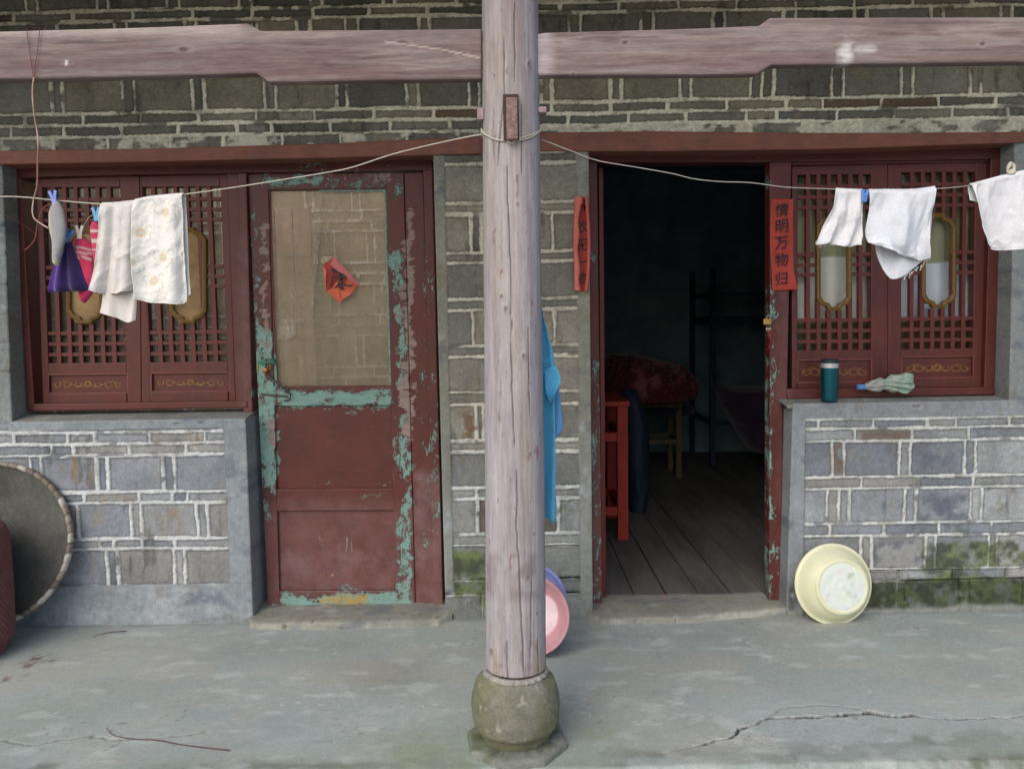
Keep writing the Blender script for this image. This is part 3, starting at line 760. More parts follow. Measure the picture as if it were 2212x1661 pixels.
window(tuple(W(300, 880, FY)), [
    ([(77, 386), (301, 380), (305, 872), (92, 876)], [(90, 406), (258, 405), (272, 783), (104, 785)], (143, 494, 222, 700), (105, 809, 276, 850)),
    ([(302, 380), (492, 375), (509, 868), (306, 872)], [(306, 405), (474, 404), (491, 780), (324, 783)], (366, 491, 445, 699), (327, 806, 497, 846))],
    'left lattice window with two shutters and gilt eight-sided medallions', dusty('dim_room_pane', C(74, 66, 54), .45, .85), simple('lit_view_tan', C(148, 122, 86), .9, .35, 9))  # dark pane paints the dim holes, tan plates paint the lit view
window(tuple(W(1900, 850, FY)), [
    ([(1711, 359), (1918, 355), (1918, 842), (1711, 845)], [(1723, 378), (1882, 377), (1882, 755), (1723, 757)], (1765, 462, 1841, 671), (1722, 778, 1882, 826)),
    ([(1919, 355), (2142, 349), (2128, 839), (1919, 842)], [(1948, 373), (2108, 372), (2102, 752), (1947, 754)], (1992, 461, 2066, 666), (1947, 771, 2102, 817))],
    'right lattice window with pale curtains behind its two shutters', M['glass'])

# ---- the closed door
door = empty('door', tuple(W(737, 1314, FY+.01))); door.parent = house; fixinv(door); door['label'] = 'closed dark red door with turquoise paint showing through and a dusty pane'
DY = FY+.018
vb('stile', 534, 579, 376, 579, 604, 1314, DY, .04, door, 375, 1314, res=.009)
# left stile is narrower at the foot
vb('stile', 834, 872, 374, 855, 897, 1312, DY, .04, door, 373, 1311, res=.009)
vb('top_rail', 578, 835, 375, 579, 835, 411, DY+.001, .038, door, 374, 409, 'paint_h', res=.009)
vb('lock_rail', 590, 847, 835, 592, 849, 877, DY+.001, .038, door, 833, 875, 'paint_h', res=.009)
vb('middle_rail', 597, 851, 1057, 598, 852, 1104, DY+.001, .038, door, 1055, 1102, 'paint_h', res=.009)
vb('bottom_rail', 603, 856, 1277, 604, 857, 1315, DY+.001, .038, door, 1275, 1313, 'paint_h', res=.009)
vb('panel', 590, 852, 872, 596, 856, 1062, DY+.018, .012, door, 870, 1060, 'paint_h', res=.012)
vb('panel', 596, 856, 1098, 602, 858, 1282, DY+.018, .012, door, 1096, 1280, 'paint_h', res=.012)
vb('closing_stile', 873, 914, 372, 898, 942, 1308, DY+.006, .04, door, 371, 1307, res=.012)
# pane with film, bead strips
pane = board('pane', [(576, 409), (836, 407)], [(588, 838), (850, 836)], DY+.026, .003, M['dusty'], door, .03); pane['label'] = 'dusty glass pane in the upper half of the door'
Yb = DY+.012
tb_ = simple('turquoise_bead', C(112, 144, 136), .6, .5, 60, .4)
for p, q in (((832, 410), (844, 834)), ((690, 412), (834, 411)), ((593, 765), (597, 834))):
    mb = MB(); mb.beam(W(*p, Yb), W(*q, Yb), .008, .012); mb.build('glazing_bead', tb_, door, False)
mb = MB(); mb.beam(W(581, 412, Yb), W(592, 764, Yb), .007, .012); mb.build('glazing_bead', M['bead'], door, False)
film = N('wrinkled_film'); film.set(C(190, 180, 160), .25, film.bump(film.noise(25, 6, .7, (1, 1, .3)), 1, .01))
tr = film.node('ShaderNodeBsdfTransparent'); mxx = film.node('ShaderNodeMixShader'); film.L(film.mr(film.noise(18, 6, .75, (1, 1, .35)), .42, .72, .03, .75), mxx.inputs[0]); film.L(tr.outputs[0], mxx.inputs[1]); film.L(film.b.outputs[0], mxx.inputs[2]); film.L(mxx.outputs[0], film.out.inputs[0])
def film_strip(pts_l, pts_r, amp, nm):
    n = 60; k = 14; P = np.zeros((n, k, 3)); tt = np.linspace(0, 1, n)
    lx = np.interp(tt, np.linspace(0, 1, len(pts_l)), [p[0] for p in pts_l]); ly = np.interp(tt, np.linspace(0, 1, len(pts_l)), [p[1] for p in pts_l])
    rx = np.interp(tt, np.linspace(0, 1, len(pts_r)), [p[0] for p in pts_r]); ry = np.interp(tt, np.linspace(0, 1, len(pts_r)), [p[1] for p in pts_r])
    for i in range(n):
        for j in range(k):
            s = j/(k-1); p = W(lx[i]*(1-s)+rx[i]*s, ly[i]*(1-s)+ry[i]*s, DY+.019)
            P[i, j] = (p.x, p.y-amp*float(vn(np.array(i*.35), np.array(j*.6), 4)), p.z)
    return closed_grid(nm, P, (0, .0006, 0), None, None, film.m, door)
film_strip([(684, 414), (676, 500), (672, 600), (670, 690)], [(700, 414), (690, 500), (680, 600), (676, 690)], .006, 'plastic_film')
film_strip([(598, 690), (600, 720), (600, 735)], [(660, 690), (645, 720), (625, 735)], .008, 'plastic_film')
film_strip([(592, 551), (592, 556)], [(672, 551), (672, 556)], .003, 'plastic_film')
# latch
mb = MB(); mb.beam(W(563, 851, DY-.004), W(622, 856, DY-.004), .016, .006, .002); mb.tube([W(615, 846, DY-.005), W(628, 852, DY-.02), W(626, 862, DY-.012), W(614, 866, DY-.005)], .004); lt = mb.build('rusty_hasp', M['rust'], door)
mb = MB(); mb.tube([W(578, 812, DY-.012), W(586, 818, DY-.02), W(608, 834, DY-.03), W(626, 848, DY-.022)], [.006, .006, .0055, .005]); mb.build('latch_bar', M['iron'], door)
mb = MB(); mb.beam(W(558, 782, DY-.008), W(594, 783, DY-.008), .012, .012, .003); mb.beam(W(572, 775, DY-.008), W(572, 791, DY-.008), .01, .016, .002); mb.box(W(590, 778, DY-.006), (.014, .02, .014), None, .003); mb.build('green_bolt', simple('green_bolt_paint', C(44, 104, 82), .5, .35), door)
mb = MB(); mb.box(W(573, 801, DY-.012), (.022, .014, .026), Matrix.Rotation(.5, 3, 'Y'), .004); mb.tube([W(577, 794, DY-.012), W(580, 788, DY-.012), W(585, 790, DY-.012), W(582, 799, DY-.012)], .0025); mb.build('old_padlock', simple('tarnished_brass', C(150, 98, 52), .4, .3, Metallic=.6), door)
mb = MB(); mb.box(W(556, 795, DY-.002), (.007, .006, .036), None, .002); mb.build('key_tag', simple('yellow_tag', C(160, 150, 50), .5), door)

# ---- open door leaf of the right doorway, swung inwards
od = empty('door', (W(1296, 1305, FY).x, .12, 0)); od.parent = house; fixinv(od); od['label'] = 'door leaf of the open doorway swung inwards against the left side, seen edge on'
x_l = W(1297, 800, .14).x
Zt = W(1296, 352, FY).z; Zb = W(1296, 1312, FY).z
mb = MB(); mb.box((x_l+.012, .14+.36, (Zt+Zb)/2), (.022, .66, Zt-Zb-.02), None, .003)
for zz in (.35, .85, 1.5): mb.box((x_l+.031, .5, zz), (.006, .5, .4 if zz < 1.4 else .6), None, .002)
odm = mb.build('door_leaf', simple('bright_red_paint', C(98, 24, 22), .5, .2, 20), od, False)

# ---- doorsteps
def step(name, px, zt, lab, seed, pts, yb=.2):
    """low rounded cement step: pts = front edge (x,y world)"""
    xs = np.linspace(pts[0][0], pts[-1][0], 140); yf = np.interp(xs, [p[0] for p in pts], [p[1] for p in pts]) + .006*(fbm(xs*12, xs*0, seed)-.5)
    prof = [(-.010, -.012), (-.004, zt*.55), (.002, zt*.9), (.012, zt), (.05, zt+.001)]
    ys = np.linspace(.06, 1, 26)
    P = np.zeros((len(prof)+len(ys), len(xs), 3))
    for i, (dy, z) in enumerate(prof): P[i, :, 0] = xs; P[i, :, 1] = yf+dy; P[i, :, 2] = z
    for k, t in enumerate(ys): i = len(prof)+k; P[i, :, 0] = xs; P[i, :, 1] = yf+.05+(yb-yf-.05)*t; P[i, :, 2] = zt+.002+.004*t
    nz = fbm(P[..., 0]*14, P[..., 1]*14, seed+1, 5)
    P[..., 2] += .004*(nz-.5); P[:5, :, 1] -= .01*(fbm(P[:5, :, 0]*25, P[:5, :, 2]*25, seed+2, 4)-.5)
    c = cement_col(P[..., 0], P[..., 1]*1.5, seed+4, NC(134, 134, 124))
    fr_ = np.zeros(P.shape[:2]); fr_[:4] = 1
    c = mix(c, NC(168, 166, 156), fr_*ss(.38, .62, fbm(P[..., 0]*9, P[..., 2]*40, seed+5, 5))*.6)
    c = mix(c, c*.45, (fr_ > 0)*ss(.70, .76, fbm(P[..., 0]*30, P[..., 2]*60, seed+6, 5)))
    P = P[::-1]; c = c[::-1]
    o = closed_grid(name, P, lambda R: np.stack([R[:, 0], R[:, 1], np.full(len(R), -.03)], -1), c, None, M['cement'], house); o['label'] = lab
g0 = G(528, 1356); g1 = G(975, 1346)
step('doorstep', None, .030, 'low rounded cement step below the closed door', 71, [(g0.x, -.01), (g0.x+.03, G(560, 1358).y), (G(760, 1358).x, G(760, 1358).y), (G(950, 1348).x, G(950, 1348).y-.01), (g1.x, -.01)])
step('doorstep', None, .026, 'low worn cement step at the open doorway', 75, [(G(1270, 1345).x, .0), (G(1300, 1347).x, G(1300, 1347).y), (G(1500, 1343).x, G(1500, 1343).y), (G(1690, 1325).x, G(1690, 1325).y), (G(1712, 1322).x, .0)])
# ------------------------------------------------------------ porch floor
def pl_dist(X, Y, pts):
    """distance to a polyline of ground points and the fraction along it"""
    d = np.full(X.shape, 9.0); t = np.zeros(X.shape); side = np.zeros(X.shape); n = len(pts)-1
    for i in range(n):
        ax, ay = pts[i]; bx, by = pts[i+1]; dx, dy = bx-ax, by-ay; L2 = dx*dx+dy*dy
        s = np.clip(((X-ax)*dx+(Y-ay)*dy)/L2, 0, 1); e = np.hypot(X-ax-s*dx, Y-ay-s*dy)
        m = e < d; d = np.where(m, e, d); t = np.where(m, (i+s)/n, t); side = np.where(m, np.sign((Y-ay)*dx-(X-ax)*dy), side)
    return d, t, side
def gp(L): return [tuple(G(x, y))[:2] for x, y in L]
CR1 = gp([(1500, 1612), (1560, 1596), (1588, 1589), (1600, 1572), (1628, 1566), (1662, 1549), (1700, 1551), (1776, 1547), (1826, 1545), (1886, 1540), (1932, 1549), (1976, 1546), (2041, 1555), (2106, 1552), (2212, 1547), (2500, 1530)])
CW1 = [.0015, .003, .004, .008, .005, .010, .012, .013, .014, .018, .012, .008, .003, .003, .003, .002]
CR2 = gp([(-60, 1590), (0, 1597), (70, 1609), (125, 1598), (200, 1588), (250, 1598), (350, 1591), (475, 1579)])
CR3 = gp([(1660, 1549), (1690, 1528), (1760, 1522), (1840, 1528), (1886, 1540)])
EDGE = -1.285
def floor():
    x0, x1, y0, y1 = XL-.3, XR+.3, EDGE, .30
    nx = int((x1-x0)/.0056); ys = np.concatenate([np.arange(y1, -.55, -.011), np.linspace(-.55, y0, int((-.55-y0)/.0048))])
    X, Y = np.meshgrid(np.linspace(x0, x1, nx), ys)
    Xn = X+.010*(fbm(X*22, Y*22, 1)-.5)+.012*(vn(X*60, Y*60, 2)-.5); Yn = Y+.014*(fbm(X*26+9, Y*26, 3)-.5)+.012*(vn(X*55, Y*55, 4)-.5)
    Z = .004*(fbm(X*1.7, Y*1.7, 5)-.5)+.0015*(fbm(X*14, Y*14, 6, 4)-.5)
    c = NC(150, 160, 157)*(.86+.28*fbm(X*2.2, Y*3.2, 7, 5))[..., None]
    c = mix(c, NC(168, 162, 148), ss(.45, .65, fbm(X*2.8+4, Y*3.6, 8, 5))*.35)
    c = mix(c, NC(140, 150, 148), ss(.50, .72, fbm(X*5, Y*8, 9, 5))*.45)
    c = mix(c, NC(186, 192, 190), ss(.60, .78, fbm(X*8, Y*16, 10, 5))*.45)
    c = c*(.93+.14*fbm(X*60, Y*60, 11, 3))[..., None]
    def gb(L):
        r = np.zeros(X.shape)
        for px, py, rx, ry, s in L:
            p = G(px, py); sx = rx*(p.y-CAMY)/FPX; a = G(px, py-ry).y; b = G(px, py+ry).y; sy = abs(a-b)/2
            r = np.maximum(r, s*np.exp(-((X-p.x)/sx)**2-((Y-p.y)/sy)**2))
        return r
    n1 = fbm(X*12, Y*16, 12, 5); n2 = fbm(X*30, Y*34, 13, 4)
    damp = gb([(830, 1458, 90, 36, .9), (560, 1400, 200, 16, .3), (1050, 1400, 60, 30, .45), (1560, 1420, 200, 40, .15), (700, 1395, 180, 12, .3)])
    c = mix(c, c*np.array([.78, .76, .72]), damp*(.45+.75*n1))
    mo = gb([(930, 1625, 160, 55, .85), (1290, 1600, 120, 55, .6), (1150, 1560, 240, 120, .35), (620, 1650, 400, 26, .55), (2180, 1645, 160, 40, .9), (60, 1560, 160, 90, .35), (1010, 1660, 120, 30, .9), (1250, 1655, 100, 30, .8), (1750, 1655, 400, 20, .35), (2150, 1600, 200, 40, .35)])
    g = mix(np.broadcast_to(NC(92, 108, 76), c.shape), np.broadcast_to(NC(130, 144, 104), c.shape), n2)
    c = mix(c, g, np.clip(mo*ss(.22, .62, n1+mo*.18), 0, 1)*.6)
    dk = gb([(2150, 1652, 180, 22, 1.0), (1960, 1600, 200, 20, .5), (1380, 1650, 60, 12, .8), (640, 1655, 300, 12, .6), (90, 1656, 40, 10, .8), (1420, 1630, 120, 14, .6), (1750, 1625, 260, 22, .4)])
    c = mix(c, NC(82, 84, 68), dk*ss(.35, .6, n1)*.8)
    wh = gb([(1470, 1512, 34, 9, 1.0), (1655, 1415, 14, 18, .9), (1600, 1382, 22, 9, .7), (960, 1390, 70, 9, .6), (1530, 1560, 60, 30, .4), (2050, 1660, 160, 30, .6), (1700, 1665, 60, 14, .6), (370, 1440, 60, 20, .25), (1640, 1600, 130, 12, .4), (800, 1540, 160, 40, .25)])
    c = mix(c, NC(196, 198, 196), wh*ss(.42, .66, n2)*.8)
    mud = gb([(76, 1424, 14, 12, 1.0), (60, 1438, 14, 6, .9), (112, 1427, 18, 6, .8), (52, 1458, 8, 4, .8), (95, 1416, 20, 8, .5), (10, 1468, 10, 6, 1.0)])
    c = mix(c, NC(92, 62, 44), mud*ss(.46, .56, fbm(X*50, Y*60, 21, 4))*.9)
    # broken strip and cracks
    d, t, sd_ = pl_dist(Xn, Yn, CR1); wd = np.interp(t, np.linspace(0, 1, len(CW1)), CW1)*.60*(.25+1.5*vn(X*26+Y*9, Y*5, 14))
    hole = ss(wd+.004, wd-.001, d)
    Z = Z - .020*hole; c = mix(c, mix(np.broadcast_to(NC(58, 52, 48), c.shape), np.broadcast_to(NC(100, 92, 82), c.shape), n2**2), hole)
    lip = ss(wd+.014, wd+.003, d)*(1-hole)*ss(.3, .6, n2)
    c = mix(c, NC(186, 188, 182), lip*.5); Z = Z + .003*(sd_ < 0)*ss(.25, .0, d)
    for CR, k in ((CR2, .55), (CR3, .45)):
        d2, t2, _ = pl_dist(Xn, Yn, CR); h2 = ss(.0055, .001, d2)*np.clip(np.minimum(t2, 1-t2)*8, 0, 1)
        c = mix(c, NC(88, 86, 78), h2*k); Z = Z - .004*h2
    c = mix(c, mix(np.broadcast_to(NC(44, 38, 36), c.shape), np.broadcast_to(NC(78, 70, 62), c.shape), n2**2), ss(wd+.0055, wd+.001, d))
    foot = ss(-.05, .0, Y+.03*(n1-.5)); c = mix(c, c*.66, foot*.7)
    sp = ss(.86, .90, vn(X*75, Y*75, 61)*.75+vn(X*5, Y*5, 62)*.25); c = mix(c, NC(110, 108, 100), sp*.55)
    sp = ss(.88, .92, vn(X*70+9, Y*70, 63)*.75+vn(X*6, Y*6, 64)*.25); c = mix(c, NC(206, 206, 200), sp*.45)
    # crumbled moss edge
    e = ss(EDGE+.03, EDGE, Y+.02*(n1-.5)); Z = Z - .02*e**2
    P = np.stack([X, Y+.016*(fbm(X*7, Y*0, 30, 4)-.5)*ss(EDGE+.06, EDGE, Y), Z], -1)
    # gravity of dirt along the foot of the walls
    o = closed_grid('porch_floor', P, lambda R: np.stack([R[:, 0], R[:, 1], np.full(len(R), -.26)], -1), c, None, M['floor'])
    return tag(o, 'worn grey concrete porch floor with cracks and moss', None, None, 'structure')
floor()
def gsheet():
    n = 120
    X, Y = np.meshgrid(np.linspace(-60, 60, n), np.linspace(30, -60, n)); Z = np.full(X.shape, -.20)
    c = NC(140, 138, 128)*(.8+.4*fbm(X*.7, Y*.7, 1, 4))[..., None]
    me = np_mesh('courtyard_ground', np.stack([X, Y, Z], -1).reshape(-1, 3), grid_faces(n, n, flip=True), c.reshape(-1, 3))
    return tag(link('courtyard_ground', me, M['floor'], None), 'grey courtyard ground', None, None, 'structure')
gsheet()

# ------------------------------------------------------------ rooms behind the front
RX = W(1240, 800, .3).x
room_m = simple('hazy_blue_plaster', C(116, 142, 152), .95, .25, 4)  # bluish haze in the dark doorway put into the plaster colour
mb = MB()
def slab(c, s): mb.box(c, s)
slab(((RX+XR)/2+.05, 4.4, 1.4), (XR-RX+.3, .1, 3.3)); slab((XR+.05, 2.3, 1.4), (.1, 4.3, 3.3)); slab((RX-.06, 2.3, 1.4), (.12, 4.3, 3.3))
mb.build('room_wall', room_m, house, False)['label'] = 'dim bluish plaster wall inside the open doorway'
mb = MB(); slab(((RX+XR)/2, 2.3, 2.86), (XR-RX+.3, 4.3, .06)); mb.build('room_ceiling', room_m, house, False)
mb = MB(); slab((0, -.74, 3.02), (6.9, 1.9, .05))
for k in range(9): mb.box((-3.2+k*.8, -.74, 2.96), (.07, 1.9, .07))
mb.build('porch_roof', simple('old_roof_boards', C(110, 92, 78), .9, .2, 10), house, False)
# planks
mb = MB(); xg = W(1442, 1300, .15).x; k0 = -2
for k in range(-2, 12):
    x = xg+k*.160
    if x+.16 < RX-.02: continue
    mb.box((x+.08+random.Random(k).uniform(-.001, .001), 2.28, .022+random.Random(k+50).uniform(-.002, .002)), (.153, 4.2, .035), None, .003)
fl = N('floor_planks'); n1 = fl.noise(7, 6, .7, (1, .15, 1)); n2 = fl.noise(22, 6, .7, (1, .4, 1))
cc = fl.mix(fl.mr(n1, .35, .65), C(74, 74, 71), C(108, 106, 102)); cc = fl.mix(fl.mr(n2, .60, .66, 0, .5), cc, C(122, 76, 74)); fl.set(cc, .75, fl.bump(n2, .4, .002))
o = mb.build('room_floor', fl.m, None, False); tag(o, 'worn grey plank floor inside the open doorway', None, None, 'structure')
# the bright passage behind the left window and the closed door (roof left off so that sky light brightens it)
PB = 1.75
def f_pt(X, Z):
    rows = []; y = 3.2; i = 0
    rng = np.random.RandomState(5)
    while y > -.2:
        h = .21 if i % 3 == 2 else .07
        js = []; x = -3.6+rng.uniform(0, .3)
        while x < 1.2:
            js.append(x)
            if h > .1: js.append(x+.055)
            x += .29+rng.uniform(-.02, .02)
        rows.append((y, y-h, js, 'w')); y -= h; i += 1
    H, c = brick_field(X, Z, rows, 'mid', 61, thick=.0062, mortar=NC(250, 246, 232))
    mo = ss(.62, .8, c.mean(-1))
    return H, mix(c, NC(206, 186, 152), .60*(1-mo))
relief('passage_wall', (XL, 3.2), (RX-.12, 3.2), (RX-.12, -.1), (XL, -.1), f_pt, house, M['wall'], Y=PB, res=.009)['label'] = 'tan brick wall seen through the door pane and lattice'
mb = MB(); mb.box((XL-.05, 1.0, 1.5), (.1, 1.6, 3.2)); mb.box((RX-.09, 1.0, 1.5), (.05, 1.5, 3.2)); mb.box(((XL+RX)/2, 1.0, .01), (RX-XL, 1.5, .03)); mb.build('passage_side', simple('bounce_pale', C(205, 200, 188), .9, .1), house, False)  # unseen sides made pale to bounce more light into the passage
# unpainted board leaning in the passage, seen through the left of the pane
pk = N('raw_boards'); q = pk.noise(14, 5, .6, (1, 1, .12)); pk.set(pk.mix(pk.mr(q, .35, .65), C(196, 152, 130), C(226, 190, 170)), .8)
bx0, bx1 = W(560, 600, 1.6).x, W(676, 600, 1.6).x
mb = MB()
for k in range(3): mb.box((bx0+(k+.5)*(bx1-bx0)/3, 1.6, 1.1), ((bx1-bx0)/3-.004, .02, 2.1), None, .002)
tag(mb.build('wooden_board', pk.m, None, False), 'pale wooden board seen through the left side of the door pane', 'board')
# curtain behind the right window
def cloth_grid(name, P, mat, parent=None, col=None, th=.0022):
    ny, nx = P.shape[:2]
    me = np_mesh(name, P.reshape(-1, 3), grid_faces(ny, nx, flip=True), None if col is None else col.reshape(-1, 3))
    o = link(name, me, mat, parent); s = o.modifiers.new('solid', 'SOLIDIFY'); s.thickness = th; s.offset = 0
    return o
ny, nx = 120, 240; U, V = np.meshgrid(np.linspace(0, 1, nx), np.linspace(0, 1, ny))
A = W(1712, 365, .20); B = W(2140, 365, .20); zb = W(1900, 762, .20).z
X = A.x+(B.x-A.x)*U; Z = A.z+(zb-A.z)*V; Yc = .20+.012*np.sin(U*46+3*fbm(U*3, V*2, 3))+.02*fbm(U*6, V*2, 4)
zc = W(1900, 562, .2).z + .02*np.sin(U*7)
c = mix(np.broadcast_to(NC(222, 222, 216), X.shape+(3,)), np.broadcast_to(NC(214, 224, 240), X.shape+(3,)), ss(.4, .6, U))
c = mix(c, NC(150, 152, 116), ss(-.004, .004, Z-zc)); c = c*(.8+.3*fbm(U*14, V*5, 9, 4))[..., None]
zd = W(1900, 690, .2).z; c = mix(c, NC(92, 104, 70), ss(.01, -.02, Z-zd))
tag(cloth_grid('curtain', np.stack([X, Yc, Z], -1), M['cloth'], None, c), 'pale curtain with a green upper band hanging behind the right lattice window', 'curtain')

# furniture in the dark room
def dark(name, col, **k): return simple(name, col, .7, .2, 15, **k)
def table(name, lab, x0, x1, y0, y1, h, leg, mat, rails, cat='table'):
    t = empty(name, ((x0+x1)/2, (y0+y1)/2, .04)); tag(t, lab, cat)
    mb = MB(); mb.box(((x0+x1)/2, (y0+y1)/2, h-.015), (x1-x0+.02, y1-y0+.02, .03), None, .004); mb.build('table_top' if cat == 'table' else 'seat', mat, t, False)
    for x in (x0+leg/2, x1-leg/2):
        for y in (y0+leg/2, y1-leg/2):
            mb = MB(); mb.box((x, y, (h-.03+.04)/2), (leg, leg, h-.07), None, .003); mb.build('leg', mat, t, False)
    for z in rails:
        mb = MB()
        mb.box(((x0+x1)/2, y0+leg/2, z), (x1-x0-2*leg, leg*.6, leg*.8)); mb.box(((x0+x1)/2, y1-leg/2, z), (x1-x0-2*leg, leg*.6, leg*.8))
        mb.box((x0+leg/2, (y0+y1)/2, z), (leg*.6, y1-y0-2*leg, leg*.8)); mb.box((x1-leg/2, (y0+y1)/2, z), (leg*.6, y1-y0-2*leg, leg*.8)); mb.build('rail', mat, t, False)
    return t
xr_ = W(1357, 1000, 1.15).x
table('red_table', 'bright red wooden table with square legs just inside the doorway on the left', RX+.02, xr_, 1.15, 1.75, .90, .065, dark('red_furniture_paint', C(150, 44, 32)), (.68, .22))
yel = dark('yellow_wood', C(92, 82, 54))
sx1 = W(1470, 950, 3.05).x
table('wooden_stool', 'plain yellowish wooden stool standing in the dark room', sx1-.42, sx1, 3.0, 3.4, .68, .045, yel, (.36,), 'stool')
# blue jacket over a chair
def puffy(name, L, R, Y, th, mat, parent=None, colf=None, n=28, m=40, wob=.0, seed=1, fn=None):
    """rounded hanging piece: left and right outlines in picture points from top to bottom"""
    L = np.array(L, float); R = np.array(R, float)
    t = np.linspace(0, 1, m); k = np.linspace(0, 1, len(L))
    def sm(a): 
        v = np.interp(t, k, a); w = v.copy(); w[1:-1] = (v[:-2]+2*v[1:-1]+v[2:])/4; return w
    lx, ly, rx, ry = sm(L[:, 0]), sm(L[:, 1]), sm(R[:, 0]), sm(R[:, 1])
    P = np.zeros((m, n, 3)); px = np.zeros((m, n)); py = np.zeros((m, n))
    for i in range(m):
        env = min(1, (i+.35)/3, (m-1-i+.35)/3)**.5
        for j in range(n):
            a = 2*math.pi*j/n; s = (1-math.cos(a))/2
            x = lx[i]*(1-s)+rx[i]*s; y = ly[i]*(1-s)+ry[i]*s; p = W(x, y, Y)
            f = fn(s, t[i]) if fn else 0
            P[i, j] = (p.x, Y-math.sin(a)*th*env+f, p.z); px[i, j] = x; py[i, j] = y
    if wob: P[..., 1] += wob*(fbm(P[..., 0]*30, P[..., 2]*14, seed, 4)-.5)
    V = P.reshape(-1, 3); F = grid_faces(m, n, flip=False, wrap=True)
    c1 = len(V); V = np.concatenate([V, P[0].mean(0)[None], P[-1].mean(0)[None]])
    j = np.arange(0, n, 2); 
    F = np.concatenate([F, np.stack([np.full(len(j), c1), j, (j+1) % n, (j+2) % n][::-1], -1), np.stack([np.full(len(j), c1+1), (m-1)*n+j, (m-1)*n+(j+1) % n, (m-1)*n+(j+2) % n], -1)])
    col = None
    if colf is not None:
        cc = colf(px, py, P).reshape(-1, 3); col = np.concatenate([cc, cc[:1], cc[-1:]])
    me = np_mesh(name, V, F, col); bm = bmesh.new(); bm.from_mesh(me); bmesh.ops.recalc_face_normals(bm, faces=bm.faces); bm.to_mesh(me); bm.free()
    return link(name, me, mat, parent)
tag(puffy('jacket', [(1342, 842), (1350, 900), (1352, 980), (1358, 1060), (1362, 1130)], [(1372, 840), (1398, 900), (1404, 980), (1402, 1060), (1388, 1132)], 1.9, .09, dark('navy_cloth', C(18, 32, 56)), wob=.05), 'dark blue jacket hanging behind the red table', 'jacket')
def const(c): return lambda px, py, P: np.broadcast_to(c, px.shape+(3,)).copy()
def quiltc(px, py, P): return mix(np.broadcast_to(NC(84, 14, 34), px.shape+(3,)), np.broadcast_to(NC(150, 88, 100), px.shape+(3,)), ss(.56, .64, fbm(P[..., 0]*9, P[..., 2]*9+P[..., 1]*5, 5, 4))*.8)
tag(puffy('quilt', [(1300, 762), (1296, 800), (1300, 852), (1310, 868)], [(1372, 764), (1480, 790), (1512, 830), (1500, 862)], 2.9, .30, M['cloth'], None, quiltc, wob=.30, n=90, m=90), 'crumpled dark red flowered quilt heaped in the dark room', 'quilt')
tag(puffy('quilt', [(1395, 866), (1388, 880), (1385, 895)], [(1470, 856), (1496, 878), (1498, 895)], 3.2, .2, M['cloth'], None, const(NC(24, 40, 62)), wob=.08), 'folded dark blue quilt under the red quilt', 'quilt')
# bunk bed
bb = empty('bunk_bed', (W(1600, 900, 3.6).x, 3.6, .04)); tag(bb, 'dark metal bunk bed frame at the back of the dark room', 'bed')
bm_ = dark('dark_blue_metal', C(30, 44, 66)); xa = W(1537, 700, 3.5).x; xb = W(1740, 700, 3.5).x
for x in (xa, xb):
    for y in (3.45, 4.25):
        mb = MB(); mb.box((x, y, .95), (.045, .045, 1.78), None, .004); mb.build('post', bm_, bb, False)
for z in (.45, 1.35, 1.6):
    mb = MB(); mb.box(((xa+xb)/2, 3.45, z), (xb-xa-.05, .04, .04)); mb.build('side_rail', bm_, bb, False)
    mb = MB(); mb.box((xa, 3.85, z), (.035, .75, .04)); mb.build('end_rail', bm_, bb, False)
mb = MB(); mb.box(((xa+xb)/2, 3.86, 1.39), (xb-xa-.06, .74, .03)); mb.build('upper_bunk', bm_, bb, False)
tag(puffy('blanket', [(1545, 838), (1560, 880), (1590, 930), (1620, 975)], [(1760, 830), (1760, 880), (1760, 930), (1760, 990)], 2.9, .35, M['cloth'], None, lambda px, py, P: mix(np.broadcast_to(NC(42, 34, 58), px.shape+(3,)), np.broadcast_to(NC(58, 34, 54), px.shape+(3,)), ss(.4, .6, fbm(P[..., 0]*8, P[..., 2]*8, 3))), wob=.1), 'dim purple blanket spread over a bed on the right of the dark room', 'blanket')

